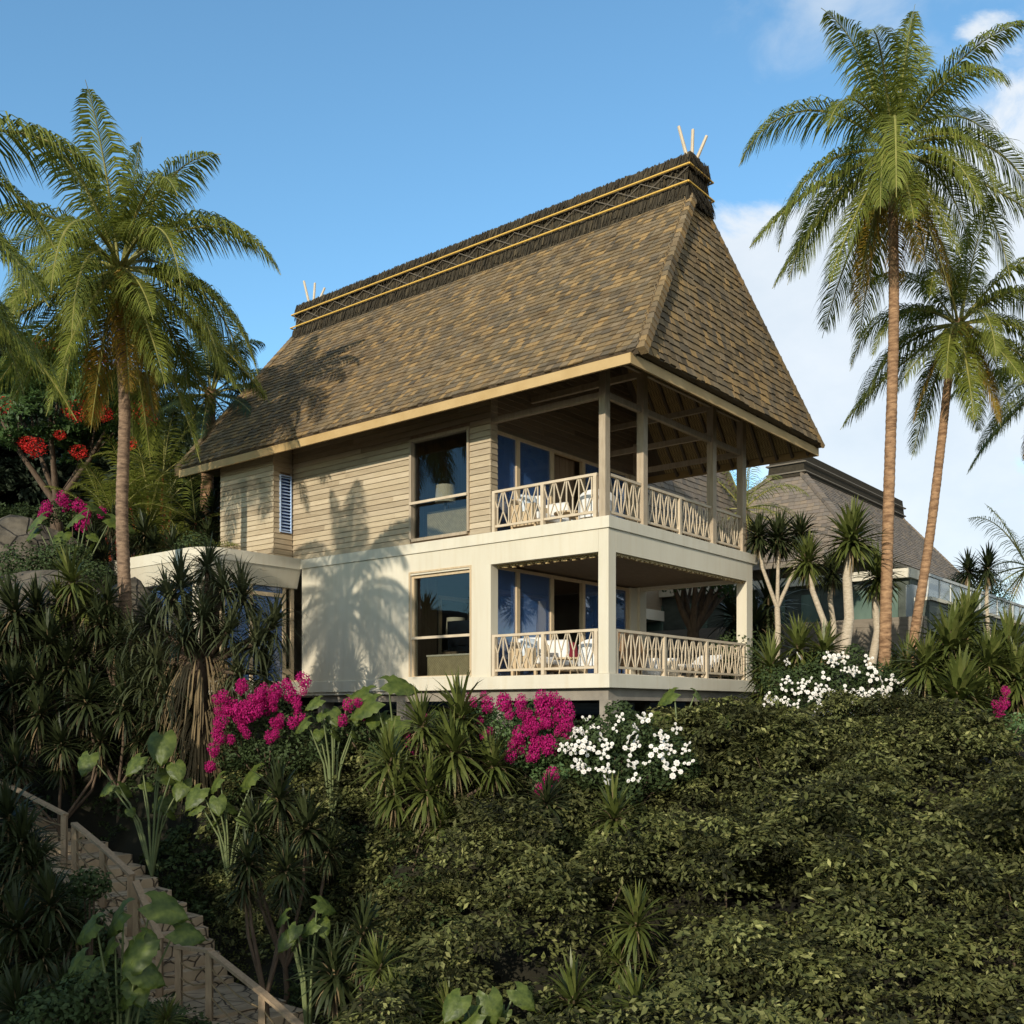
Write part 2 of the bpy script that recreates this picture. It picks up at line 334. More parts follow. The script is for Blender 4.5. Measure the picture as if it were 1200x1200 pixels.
# --- lower storey, white render
b = MB()
bx(b, -9.6,-5.62, 0,.25, .40,3.71)                 # solid bay
bx(b, -5.62,-3.73, 0,.25, 3.21,3.71)
bx(b, -3.73,-3.12, 0,.25, .76,3.71)
bx(b, -3.12,-.25, 0,.28, 3.25,3.71)
b.build('wall', 'stucco', villa)
for (x0,x1,y0,y1) in ((-.25,0,0,.28),(-.28,0,6.24,YB),(-3.40,-3.12,6.24,YB)):
    plain(lambda m: m.box(x0,x1,y0,y1,.76,3.71)).build('column', 'stucco', villa, bevel=.008)
pieces('beam', [(-.25,0,.28,6.24,3.25,3.71), (-3.12,-.28,6.32,YB,3.25,3.71)], 'stucco', villa)
plain(lambda m: m.box(-9.6,.05,-.05,6.68,.47,.757)).build('lower_slab', 'stucco_edge', villa, bevel=.01)
plain(lambda m: (m.box(-9.63,.035,-.035,6.77,3.715,3.957))).build('upper_slab', 'stucco_edge', villa, bevel=.008)
pieces('under_beam', [(-9.3,-.08,.12,.4,.22,.468), (-.36,-.08,.4,6.3,.22,.468), (-9.3,-.08,6.3,6.5,.22,.468)], 'concrete_dark', villa)
for (x,y) in ((-.30,.12),(-3.2,.12),(-6.2,.12),(-9.2,.2),(-.30,6.1),(-3.2,6.1),(-6.2,6.1)):
    plain(lambda m: m.box(x,x+.30,y,y+.30,-3,.218 if y>0 else .2)).build('stilt', 'concrete_dark', villa)
# ceiling under the upper floor, slightly ragged bamboo edge strip as in the photo
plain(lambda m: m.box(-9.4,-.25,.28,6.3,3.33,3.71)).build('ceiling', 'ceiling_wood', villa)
b = MB(); b2 = MB()
for i in range(120):
    t = i/120
    if t < .33:
        x = -3.08 + t/.33*2.8; b.box(x, x+.076, .18, .26, 3.185+.03*math.sin(i*1.9)+.012*random.random(), 3.248)
    else:
        y = .30 + (t-.33)/.67*5.9; b2.box(-.12,-.05, y, y+.0745, 3.19+.02*math.sin(i*2.3)+.012*random.random(), 3.248)
b2.build('blind_roll', 'mat_weave', villa)
b.build('blind_roll', 'mat_weave', villa)
# lower interior
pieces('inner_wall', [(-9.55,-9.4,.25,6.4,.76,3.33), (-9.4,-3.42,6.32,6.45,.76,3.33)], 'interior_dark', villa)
plain(lambda m: m.box(-9.4,-.02,.02,6.6,.7575,.768)).build('floor', 'floor_tile', villa)
pieces('partition', [(-6.2,-6.05,3.0,6.3,.77,3.3), (-6.2,-6.05,.25,1.4,.77,3.3)], 'interior_wood', villa)

def framed(name, pts_frame, pane, parent=villa, fm='frame_wood', gm='glass', nm='window'):
    b = MB()
    for a in pts_frame: b.box(*a)
    f = b.build('frame' if nm is None else nm, fm, parent)
    if pane:
        for a in pane:
            b = MB(); b.box(*a); b.build('pane', gm, f)
    return f
# front windows (frame set in the opening, bar across at sill height)
w = framed('w', [(-5.62,-5.56,.06,.16,.80,3.21),(-3.79,-3.73,.06,.16,.80,3.21),(-5.56,-3.79,.06,.16,3.14,3.21),(-5.56,-3.79,.06,.16,.76,.82)],
           [(-5.56,-3.79,.105,.113,.82,3.14)], gm='window_glass')
plain(lambda m: m.box(-5.62,-3.73,.02,.06,1.69,1.75)).build('bar', 'rail_wood', w)
plain(lambda m: m.box(-5.66,-3.70,-.05,.06,.757,.80)).build('sill', 'stucco_edge', w)
plain(lambda m: (m.box(-5.66,-5.62,-.02,.0,.80,3.25), m.box(-3.73,-3.69,-.02,.0,.80,3.25), m.box(-5.66,-3.69,-.02,.0,3.25,3.29))).build('trim', 'frame_wood', w)

def doors(z0, z1, top):
    """glazed doors in the plane x=-3.28"""
    X0, X1 = -3.34, -3.24
    ys_ = [(.25,.30),(1.08,1.20),(2.40,2.52),(3.72,3.84),(4.9,4.98),(5.78,5.90)]
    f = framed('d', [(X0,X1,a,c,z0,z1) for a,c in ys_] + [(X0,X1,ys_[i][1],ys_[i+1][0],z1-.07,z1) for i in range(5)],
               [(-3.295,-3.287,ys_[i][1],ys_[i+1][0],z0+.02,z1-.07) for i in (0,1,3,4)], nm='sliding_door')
    return f
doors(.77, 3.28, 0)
plain(lambda m: m.box(-3.4,-3.2,5.90,6.24,.77,3.3)).build('pier', 'stucco', villa)

# --- Y pattern railings
def railing(p, q, z, post=(True,True), mids=1, h=.92):
    """p,q: (x,y) ends on the floor, villa axes"""
    p = Vector((*p, z)); q = Vector((*q, z)); L = (q-p).length; d = (q-p)/L; n = Vector((-d.y, d.x, 0))
    r = MB(); r.beam(p+Vector((0,0,h-.03)), q+Vector((0,0,h-.03)), .07, .055); root = r.build('railing', 'rail_wood', villa)
    r = MB(); r.beam(p+Vector((0,0,.125)), q+Vector((0,0,.125)), .05, .05); r.build('bottom_rail', 'rail_wood', root)
    for k in range(mids+2):
        if (k == 0 and not post[0]) or (k == mids+1 and not post[1]): continue
        c = p + d*(.045 + (L-.09)*k/(mids+1))
        r = MB(); r.beam(c, c+Vector((0,0,h-.058)), .09, .08, d); r.build('post', 'rail_wood', root)
    nb = max(1, mids+1); bayL = L/nb
    for bay in range(nb):
        cnt = max(2, int(round((bayL-.12)/.165))); st = (bayL-.12)/cnt
        r = MB()
        for i in range(cnt):
            c = p + d*(bay*bayL + .06 + st*(i+.5)) + n*.0
            lo, hi = .15, h-.055; jit = (random.random()-.5)*.06
            def S(a, za, b_, zb, w=.022): r.beam(c+d*a+Vector((0,0,za)), c+d*b_+Vector((0,0,zb)), w, w, n)
            if i % 2 == 0:
                f = .50+jit; S(0,lo,0,f,.026); S(0,f,.125,hi); S(0,f,-.125,hi)
            else:
                f = .46+jit; S(0,hi,0,f,.026); S(0,f,.125,lo); S(0,f,-.125,lo)
        r.build('branch_infill', 'rail_wood', root)
for z in (.768, 3.958):
    railing((-3.10,.05), (-.30 if z > 1 else -.27,.05), z, mids=1)
railing((-.06,.30), (-.06,6.22), .768, mids=2)
railing((-.14,.24), (-.14,1.46), 3.958, post=(False,False), mids=0)
railing((-.14,1.62), (-.14,4.58), 3.958, post=(False,False), mids=1)
railing((-.14,4.76), (-.14,6.14), 3.958, post=(False,False), mids=0)
railing((-3.10,6.4), (-.32,6.4), .768, mids=1)
railing((-3.10,6.4), (-.30,6.4), 3.958, mids=1)

# --- roof planes
EZ, EA, EB = 6.72, 1.15, 1.38                      # eave height, overhangs
X_E, X_W = EB, -13.46
YM = YB/2
ER = Vector((X_E,-EA,EZ)); RR = Vector((.22,2.84,11.5)); RL = Vector((-13.3,2.84,11.5)); EL = Vector((X_W,-EA,EZ))
def mir(p): return Vector((p.x, YB-p.y, p.z))
def shingle_face(b, A, B, Cc, D_, course=.17, wmin=.11, wmax=.24, th=.022):
    """shingles on the quad A-B (eave) to D-C (top)."""
    A, B, Cc, D_ = map(Vector, (A,B,Cc,D_))
    n = (B-A).cross(D_-A).normalized()
    u = (B-A).normalized(); s = n.cross(u).normalized()
    H_ = (D_-A).dot(s); cn = int(H_/course)
    a0 = 0; aD = (D_-A).dot(u); LB = (B-A).length; bC = (Cc-A).dot(u)
    V = []; 
    for i in range(cn+1):
        h0 = i*course
        t = min(1, (h0+course*.5)/H_)
        l = aD*t; r = LB + (bC-LB)*t
        x = l - random.random()*.2
        while x < r:
            w_ = random.uniform(wmin, wmax); xe = min(x+w_-.008, r); xs_ = max(x, l)
            x += w_
            if xe - xs_ < .02: continue
            dz = random.uniform(-.02,.02); lift = th*random.uniform(.8,1.5); hh = min(course*1.25, H_-h0+.02)
            if hh < .03: continue
            p = [A + u*xs_ + s*(h0+dz) + n*.012, A + u*xe + s*(h0+dz) + n*.012, A + u*xe + s*(h0+hh) + n*.002, A + u*xs_ + s*(h0+hh) + n*.002]
            q = [p[0]+n*lift, p[1]+n*lift, p[2]+n*th*.35, p[3]+n*th*.35]
            V.append([tuple(v) for v in p+q])
    if V:
        V = np.array(V); k = len(V)
        F = np.array([[4,5,6,7],[0,1,5,4],[1,2,6,5],[3,0,4,7]])
        b.add(V.reshape(-1,3), (F[None]+np.arange(k)[:,None,None]*8).reshape(-1,4))
def roof_solid(b, A, B, Cc, D_, t=.12):
    A, B, Cc, D_ = map(Vector, (A,B,Cc,D_)); n = (B-A).cross(D_-A).normalized()*t
    b.hexa([A-n,B-n,Cc-n,D_-n,A,B,Cc,D_])
b = MB(); roof_solid(b, EL, ER, RR, RL); roof_solid(b, ER, mir(ER), mir(RR), RR); roof_solid(b, mir(ER), mir(EL), mir(RL), mir(RR))
roof = b.build('roof', 'ceiling_wood', villa)
b = MB(); shingle_face(b, EL, ER, RR, RL); b.build('front_slope', 'shingle', roof)
b = MB(); shingle_face(b, ER, mir(ER), mir(RR), RR, wmin=.15, wmax=.28); b.build('hip_slope', 'shingle', roof)
b = MB(); shingle_face(b, mir(ER), mir(EL), mir(RL), mir(RR), course=.4, wmin=.5, wmax=.9); b.build('rear_slope', 'shingle', roof)
# raised hip rib: the front slope stands proud of the end slope
def rib(b, P0, P1, side, w=.16, t=.17):
    P0, P1 = Vector(P0), Vector(P1); d = (P1-P0).normalized()
    nE = (mir(ER)-ER).cross(RR-ER).normalized()
    v = nE.cross(d).normalized()*side
    L = (P1-P0).length; k = int(L/.2); 
    for i in range(k):
        a = P0 + d*(L*i/k); c = P0 + d*(L*(i+1.25)/k)
        j = random.uniform(0,.015)
        o_ = Vector((1,0,0))*t; o2 = Vector((1,0,0))*(t*.8)
        b.hexa([a, a+v*(w+j), c+v*(w+j), c, a+o_, a+o_+v*(w+j), c+o2+v*(w+j), c+o2])
b = MB(); rib(b, ER, RR, 1 if (mir(ER)-ER).cross(RR-ER).normalized().cross((RR-ER)).dot(Vector((0,1,0))) > 0 else -1); b.build('hip_rib', 'shingle', roof)
b = MB(); rib(b, mir(ER), mir(RR), -1 if (mir(ER)-ER).cross(RR-ER).normalized().cross((mir(RR)-mir(ER))).dot(Vector((0,1,0))) > 0 else 1, w=.16, t=.05); b.build('hip_rib', 'shingle', roof)
# gable verge on the left end
b = MB(); k = 34
for i in range(k):
    a = EL.lerp(RL, i/k); c = EL.lerp(RL, (i+1.2)/k)
    b.hexa([a+Vector((-.22,0,-.18)), a+Vector((.05,0,-.18)), c+Vector((.05,0,-.18)), c+Vector((-.22,0,-.18)), a+Vector((-.22,0,.10)), a+Vector((.05,0,.10)), c+Vector((.05,0,.08)), c+Vector((-.22,0,.08))])
b.build('verge', 'shingle', roof)
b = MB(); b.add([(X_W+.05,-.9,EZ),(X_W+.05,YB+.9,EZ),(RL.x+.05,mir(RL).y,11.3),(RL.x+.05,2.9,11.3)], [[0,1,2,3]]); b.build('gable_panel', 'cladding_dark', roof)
# fascia boards under the eaves
zf0, zf1 = 6.47, 6.665
b = MB(); b.box(X_W,X_E-.12,-EA-.01,-EA+.045,zf0,zf1); b.box(X_E-.17,X_E-.123,-EA+.045,YB+EA-.045,zf0,zf1); b.box(X_W,X_E-.12,YB+EA-.045,YB+EA+.01,zf0,zf1)
b.build('fascia', 'fascia', roof)
# soffit woven mats and rafters below the planes
def under(A, B, Cc, D_, t): 
    A, B, Cc, D_ = map(Vector, (A,B,Cc,D_)); n = (B-A).cross(D_-A).normalized()*t
    return A-n, B-n, Cc-n, D_-n
b = MB()
ins = .14
p = under(ER+Vector((-.1,.06,0)), mir(ER)+Vector((-.1,-.06,0)), mir(RR), RR, ins); b.add([tuple(v) for v in p], [[0,1,2,3]])
xm = -3.1
b.add([tuple(v) for v in under(mir(ER)+Vector((-.1,-.06,0)), Vector((xm,YB+EA-.06,EZ)), mir(Vector((xm,2.84,11.5))), mir(RR), ins)], [[0,1,2,3]])
b.build('woven_soffit', 'mat_weave', roof)
b = MB()
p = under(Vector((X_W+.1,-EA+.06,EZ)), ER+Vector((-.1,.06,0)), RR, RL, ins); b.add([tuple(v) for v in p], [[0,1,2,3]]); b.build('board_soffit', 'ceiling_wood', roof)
tn = (11.5-EZ)/(2.84+EA)
def zroof(y): return EZ + (y+EA)*tn
rb = MB()
nE = (mir(ER)-ER).cross(RR-ER).normalized()
for i in range(15):
    f0 = (i+.5)/15; y0 = ER.y + (YB+2*EA)*f0
    A = Vector((X_E-.1, y0, EZ)); 
    # straight up the end slope
    up_ = (RR-ER); up_ = Vector((RR.x-ER.x, 0, RR.z-ER.z))
    tt = min(1, (y0-ER.y)/(RR.y-ER.y), (mir(ER).y-y0)/(RR.y-ER.y))
    if tt < .08: continue
    m_ = MB(); m_.beam(A-nE*.17, A+up_*tt-nE*.17, .055, .10, nE); m_.build('rafter', 'rafter_wood', roof)
for i in range(12):
    x = X_E-.35 - i*.42
    if x < xm: break
    t0 = min(1, (X_E-x)/(X_E-RR.x))
    m_ = MB()
    m_.beam(Vector((x, YB+EA-.1, EZ-.2)), Vector((x, YB+EA-.1-(3.9)*t0, EZ-.2+3.9*t0*tn)), .055, .10); m_.build('rafter', 'rafter_wood', roof)
for i in range(26):
    x = X_E-.5 - i*.55
    m_ = MB(); m_.beam(Vector((x,-EA+.08,EZ-.20)), Vector((x,-.02 if x < -3 else .9,EZ-.20+(EA-.1 if x < -3 else EA+.82)*tn)), .05, .09); m_.build('rafter', 'rafter_wood', roof)

# --- ridge cap of thatch with gold bindings
def fuzz(b, x0, x1, y, z1, z0, out, n, ydir):
    """hanging thatch blades on a side face"""
    for i in range(n):
        x = random.uniform(x0, x1); L = (z1-z0)*random.uniform(.5,1.1); w_ = random.uniform(.012,.03); o = random.uniform(.0,.04)
        zt = z1 - random.random()*(z1-z0)*.35
        b.add([(x-w_,y+ydir*o,zt),(x+w_,y+ydir*o,zt),(x+w_*.3+random.uniform(-.03,.03),y+ydir*(o+out),zt-L),(x-w_*.3,y+ydir*(o+out),zt-L)], [[0,1,2,3]])
def fuzzx(b, y0, y1, x, z1, z0, out, n, xd):
    for i in range(n):
        y = random.uniform(y0, y1); L = (z1-z0)*random.uniform(.5,1.1); w_ = random.uniform(.012,.03); o = random.uniform(.0,.05)
        zt = z1 - random.random()*(z1-z0)*.35
        b.add([(x+xd*o,y-w_,zt),(x+xd*o,y+w_,zt),(x+xd*(o+out),y+w_*.3,zt-L),(x+xd*(o+out),y-w_*.3,zt-L)], [[0,1,2,3]])
CX0, CX1 = -13.38, .28
b = MB()
def layer(z0, z1, h0, h1, e0=0, e1=0):
    b.hexa([(CX0-e0,YM-h0,z0),(CX1+e0,YM-h0,z0),(CX1+e0,YM+h0,z0),(CX0-e0,YM+h0,z0),(CX0-e1,YM-h1,z1),(CX1+e1,YM-h1,z1),(CX1+e1,YM+h1,z1),(CX0-e1,YM+h1,z1)])
layer(11.32,11.72,.60,.50,.06,0); layer(11.72,12.13,.43,.43,-.06,-.06); layer(12.13,12.47,.50,.38,.0,-.06)
b.hexa([(CX0+.06,YM-.38,12.47),(CX1-.06,YM-.38,12.47),(CX1-.06,YM+.38,12.47),(CX0+.06,YM+.38,12.47),(CX0+.2,YM-.08,12.66),(CX1-.15,YM-.08,12.66),(CX1-.15,YM+.08,12.66),(CX0+.2,YM+.08,12.66)])
cap = b.build('ridge_cap', 'thatch', roof)
b = MB()
for yd, sgn in ((YM,-1),(YM,1)):
    k = 1 if sgn < 0 else .4
    fuzz(b, CX0, CX1, YM+sgn*.50, 11.74, 11.36, .09, int(1500*k), sgn)
    fuzz(b, CX0+.05, CX1-.05, YM+sgn*.42, 12.12, 11.74, .04, int(1800*k), sgn)
    fuzz(b, CX0, CX1, YM+sgn*.37, 12.50, 12.14, .11, int(2200*k), sgn)
for x, s_ in ((CX1,1),(CX0,-1)):
    fuzzx(b, YM-.5, YM+.5, x, 11.74, 11.34, .12, 160, s_); fuzzx(b, YM-.42, YM+.42, x-.06*s_, 12.12, 11.74, .06, 140, s_); fuzzx(b, YM-.42, YM+.42, x-.05*s_, 12.50, 12.12, .10, 160, s_)
b.build('thatch_fringe', 'thatch', cap)
for z, h in ((12.14,.56),(11.73,.60)):
    b = MB(); c = [(CX0-.05,YM-h,z),(CX1+.05,YM-h,z),(CX1+.05,YM+h,z),(CX0-.05,YM+h,z)]
    for i in range(4): b.tube([c[i], c[(i+1)%4]], .024, 6)
    b.build('binding_rope', 'rope_gold', cap)
b = MB(); n_ = 22; st = (CX1-CX0)/n_
for i in range(n_):
    x = CX0+i*st
    b.tube([(x,YM-.505,11.77),(x+st,YM-.505,12.10)], .010, 4); b.tube([(x+st,YM-.515,11.77),(x,YM-.515,12.10)], .010, 4)
b.build('lattice', 'lattice', cap)
for xc in (CX0+.25, CX1-.22):
    for dx, dy, h in ((-.30,-.05,.66),(-.02,.05,.62),(.30,.12,.46),):
        m_ = MB(); m_.tube([(xc+dx*.15,YM+dy,12.5),(xc+dx*.8,YM+dy*2.5,12.66+h)], [.042,.036], 6); m_.build('finial_stick', 'rail_wood', cap)

# --- upper storey timber cladding
def clad(b, x0, x1, y, z0, z1, holes=(), axis='x', sgn=-1, step=.135, clip=None):
    """shiplap boards; holes: (a0,a1,z0,z1)"""
    z = z0
    while z < z1-.02:
        zt = min(z+step, z1); segs = [(x0,x1)]
        if clip:
            c = clip(zt)
            if c is None: break
            segs = [(max(x0,c[0]), min(x1,c[1]))]
        for (h0,h1,hz0,hz1) in holes:
            if zt > hz0+.02 and z < hz1-.02:
                ns_ = []
                for (a,c) in segs:
                    if h0 > a: ns_.append((a, min(c,h0)))
                    if h1 < c: ns_.append((max(a,h1), c))
                segs = [s_ for s_ in ns_ if s_[1]-s_[0] > .01]
        for (a,c) in segs:
            p = a
            while p < c-.005:
                q = min(c, p+random.uniform(1.2,3.0))
                if c-q < .3: q = c
                t0, t1 = .032+random.uniform(-.003,.003), .016
                if axis == 'x':
                    P = [(p,y,z),(q-.002,y,z),(q-.002,y+sgn*t0,z+.004),(p,y+sgn*t0,z+.004)]
                    P2 = [(p,y,zt-.003),(q-.002,y,zt-.009),(q-.002,y+sgn*t1,zt-.009),(p,y+sgn*t1,zt-.009)]
                else:
                    P = [(y,p,z),(y,q-.002,z),(y+sgn*t0,q-.002,z+.004),(y+sgn*t0,p,z+.004)]
                    P2 = [(y,p,zt-.003),(y,q-.002,zt-.003),(y+sgn*t1,q-.002,zt-.003),(y+sgn*t1,p,zt-.003)]
                b.hexa(P+P2); p = q
        z += step
ZT = 7.85
HW = (-5.64,-3.75,4.06,6.43)
b = MB()
b.box(XL,-5.64,.035,.20,3.957,ZT); b.box(-5.64,-3.75,.035,.20,6.43,ZT); b.box(-3.75,-3.15,.035,.25,3.957,ZT); b.box(-5.64,-3.75,.035,.20,3.957,4.06)
b.box(-12.27,XL-.03,-.60,-.45,3.957,7.1); b.box(XL-.15,XL-.03,-.45,.035,3.957,4.70); b.box(XL-.15,XL-.03,-.45,.035,6.17,7.3); b.box(-12.27,-12.12,-.45,6.3,3.957,7.1)
b.box(-12.12,-3.35,6.2,6.35,3.957,ZT); b.box(-3.4,-3.3,.25,6.2,6.32,7.9)
b.build('upper_wall', 'interior_wood', villa)
b = MB(); clad(b, XL, -3.12, .035, 3.965, ZT, [HW]); clad(b, -12.30, XL, -.60, 3.965, 7.1)
clad(b, .0, .25, -3.15, 3.965, 7.9, axis='y', sgn=1)
b.build('cladding', 'cladding', villa)
b = MB(); clad(b, -.60, .0, XL-.03, 3.965, 7.3, [(-.40,-.06,4.70,6.17)], axis='y', sgn=1); b.build('cladding', 'cladding', villa)
b = MB(); clad(b, -.60, 6.3, -12.27, 3.965, 7.1, axis='y', sgn=-1, step=.2); b.build('cladding', 'cladding', villa)
b = MB()
def cl(z):
    a = (z-EZ+.2)/tn-EA; a = max(a, .25)
    return (a, YB-a) if YB-2*a > .05 else None
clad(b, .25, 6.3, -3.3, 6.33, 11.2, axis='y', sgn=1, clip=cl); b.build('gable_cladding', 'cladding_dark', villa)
# louvre in the side of the projecting bay
f = framed('l', [(XL-.02,XL+.02,-.42,-.39,4.68,6.19),(XL-.02,XL+.02,-.07,-.04,4.68,6.19),(XL-.02,XL+.02,-.39,-.07,6.16,6.19),(XL-.02,XL+.02,-.39,-.07,4.68,4.71)], [(XL-.12,XL-.10,-.40,-.05,4.70,6.18)], gm='louvre_glass', nm='louvre_window', fm='louvre_blue')
b = MB()
for i in range(17):
    z = 4.74+i*.085; b.hexa([(XL-.07,-.39,z+.05),(XL+.01,-.39,z),(XL+.01,-.07,z),(XL-.07,-.07,z+.05),(XL-.07,-.39,z+.062),(XL+.01,-.39,z+.012),(XL+.01,-.07,z+.012),(XL-.07,-.07,z+.062)])
b.build('louvre_blades', 'louvre_blue', f)
# upper window
w = framed('w', [(-5.64,-5.57,-.03,.14,4.06,6.43),(-3.81,-3.75,-.03,.14,4.06,6.43),(-5.57,-3.81,-.03,.14,6.36,6.43),(-5.57,-3.81,-.03,.14,4.0,4.07)], [(-5.57,-3.81,.09,.098,4.07,6.36)], gm='window_glass', fm='post_wood')
plain(lambda m: m.box(-5.60,-3.78,-.07,-.03,4.87,4.93)).build('bar', 'rail_wood', w)
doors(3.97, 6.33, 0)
plain(lambda m: m.box(-3.4,-3.2,5.90,6.35,3.97,6.33)).build('pier', 'cladding', villa)
plain(lambda m: m.box(-12.1,-.02,.04,6.6,3.958,3.966)).build('floor', 'floor_tile', villa)
plain(lambda m: (m.box(-7.2,-7.1,.2,6.2,3.97,8.0),)).build('partition', 'interior_wood', villa)
b = MB()
for k in range(9): b.box(-3.52,-3.48,2.54+k*.13,2.54+k*.13+.12,3.97,6.3)
b.build('slatted_screen', 'interior_wood', villa)
# upper posts and tie beams
pts = [(.02,.20,-.25,-.09),(1.44,1.62,-.23,-.06),(4.58,4.76,-.23,-.06),(6.14,6.34,-.23,-.06)]
for (y0,y1,x0,x1) in pts:
    yc = (y0+y1)/2
    top = min(zroof(yc), zroof(YB-yc), 11) - .22; top = min(top, EZ-.2+(X_E-x1)*4.1-.1) if yc > .5 else top
    plain(lambda m: m.box(x0,x1,y0,y1,3.958,min(top,7.6))).build('post', 'post_wood', villa, bevel=.006)
plain(lambda m: m.box(-3.3,-3.12,6.14,6.34,6.33,7.2)).build('post', 'post_wood', villa)
def tb(p, q, w_=.09, h=.13): plain(lambda m: m.beam(p, q, w_, h)).build('tie_beam', 'post_wood', villa)
tb((-.15,.2,6.46),(-.15,1.44,6.46)); tb((-.15,1.62,6.46),(-.15,4.58,6.46)); tb((-.15,4.76,6.46),(-.15,6.14,6.46))
tb((-3.12,.10,6.46),(-.25,.10,6.46)); tb((-3.12,6.24,6.46),(-.23,6.24,6.46))
tb((-3.15,1.53,7.25),(-.23,1.53,7.25)); tb((-3.15,4.67,7.25),(-.23,4.67,7.25)); tb((-.15,.2,7.3),(-.15,6.14,7.3),.08,.11)
tb((-3.15,4.67,6.6),(-.23,4.67,6.6)); 

# --- entry wing with rounded white roof edge
wing = plain(lambda m: None).n
def rounded(inset, z0, z1, x_r=-9.62, y_f=-2.95, r=.75, xe=-17.5, yb=1.0):
    P = []
    x1 = x_r-inset[0]; y1 = y_f+inset[0]
    rr = max(.15, r-inset[0]*.5)
    P.append((x1, yb if yb < 0 else -.0))
    for i in range(9):
        a = R(0-90*i/8); P.append((x1-rr+rr*math.cos(a), y1+rr+rr*math.sin(a)))
    P.append((xe, y1)); P.append((xe, 0.0 if yb<0 else 4.0)); P.append((-12.4, 4.0)); P.append((-12.4,-.001))
    return P
def prism(b, P, z0, z1, Q=None):
    Q = Q or P; n = len(P)
    for i in range(n):
        j = (i+1) % n
        b.add([(*P[i],z0),(*P[j],z0),(*Q[j],z1),(*Q[i],z1)], [[0,1,2,3]])
    # caps as fans
    for (S, z) in ((P,z0),(Q,z1)):
        c = (-12.6,-1.2,z); b.add([(*p,z) for p in S]+[c], [[i,(i+1)%n,n] for i in range(n)])
b = MB(); prism(b, rounded([0],0,0), 3.70, 3.985); wing = b.build('entry_wing', 'stucco_edge', villa)
b = MB(); prism(b, rounded([.18],0,0), 3.21, 3.70, rounded([.02],0,0)); b.build('canopy_beam', 'stucco', wing)
b = MB(); prism(b, rounded([.0],0,0), .40, .76); b.build('plinth', 'stucco_edge', wing)
pieces('wing_wall', [(-15.8,-15.6,-2.5,3.5,.76,3.2),(-15.6,-10.2,3.3,3.5,.76,3.2),(-13.6,-12.9,-2.62,-2.45,.76,3.2),(-10.6,-10.35,-2.62,-2.40,.76,3.2),(-15.6,-15.1,-2.62,-2.45,.76,3.2)], 'stucco', wing)
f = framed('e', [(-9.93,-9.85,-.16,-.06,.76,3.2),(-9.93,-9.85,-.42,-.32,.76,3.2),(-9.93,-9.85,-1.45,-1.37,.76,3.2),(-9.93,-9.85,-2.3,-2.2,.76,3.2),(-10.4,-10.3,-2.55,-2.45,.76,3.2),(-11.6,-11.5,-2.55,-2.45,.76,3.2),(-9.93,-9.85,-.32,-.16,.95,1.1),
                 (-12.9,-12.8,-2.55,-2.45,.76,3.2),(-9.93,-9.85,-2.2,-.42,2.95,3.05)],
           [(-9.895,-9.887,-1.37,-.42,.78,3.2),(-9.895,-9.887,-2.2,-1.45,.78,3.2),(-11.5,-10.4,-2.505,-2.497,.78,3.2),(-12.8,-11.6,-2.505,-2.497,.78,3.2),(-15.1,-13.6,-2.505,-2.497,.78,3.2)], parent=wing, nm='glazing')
b = MB()
for i in range(14): 
    y = -.95+i*.035; x = -10.0+.03*math.sin(i*1.7)
    b.box(x-.01,x+.01,y,y+.03,.9+(.9 if i < 8 else .9),3.15)
b.build('curtain', 'curtain', wing)
plain(lambda m: m.box(-9.9,-9.4,-.10,-.02,.76,.80)).build('threshold', 'frame_wood', wing)

# ------------------------------------------------------------------ furniture on the balconies and behind the windows
def place(name, label, cat, x, y, z, rz=0, group=None):
    return thing(name, label, cat, HL(x,y,z), ROT+rz, group)
def cushion(b, cx, cy, cz, sx, sy, sz, rx=0, ry=0):
    """soft pillow block"""
    n = 8; V = []; F = []
    M_ = Matrix.Translation((cx,cy,cz)) @ Matrix.Rotation(rx,4,'X') @ Matrix.Rotation(ry,4,'Y')
    for i in range(n+1):
        for j in range(n+1):
            u_, v_ = 2*i/n-1, 2*j/n-1; k = (1-abs(u_)**3)*(1-abs(v_)**3)
            for s_ in (-1,1): V.append(M_ @ Vector((u_*sx*(1-.06*abs(v_)), s_*sy*(.15+.85*k**.5), v_*sz*(1-.06*abs(u_)))))
    f = lambda i,j,s_: (i*(n+1)+j)*2+s_
    for i in range(n):
        for j in range(n):
            F.append([f(i,j,0),f(i+1,j,0),f(i+1,j+1,0),f(i,j+1,0)]); F.append([f(i,j,1),f(i,j+1,1),f(i+1,j+1,1),f(i+1,j,1)])
    for i in range(n):
        for (A,B_) in (((i,0),(i+1,0)),((i,n),(i+1,n)),((0,i),(0,i+1)),((n,i),(n,i+1))):
            F.append([f(*A,0),f(*B_,0),f(*B_,1),f(*A,1)])
    b.add([tuple(v) for v in V], F)
def sofa(z, label, L=1.9):
    t = place('sofa', label, 'sofa', -2.55, .50, z)
    plain(lambda m: (m.box(-.35,.35,0,L,.14,.26), m.box(-.42,-.33,0,L,.14,.78), m.box(-.35,.32,-.07,0,.14,.62), m.box(-.35,.32,L,L+.07,.14,.62))).build('frame', 'frame_wood', t, bevel=.01)
    for x in (-.36,.29):
        for y in (-.05,L-.02): plain(lambda m: m.box(x,x+.06,y,y+.06,0,.139)).build('leg', 'frame_wood', t)
    for k in range(2): plain(lambda m: m.box(-.30,.36,.02+k*L/2,L/2-.02+k*L/2,.265,.44)).build('seat_cushion', 'fabric_white', t, bevel=.04)
    for k in range(2): b_ = MB(); cushion(b_, -.22, L/4+k*L/2, .66, .40, .10, .24, 0, 0); o = b_.build('back_cushion', 'fabric_white', t, smooth=True); o.rotation_euler.z = 0
    return t
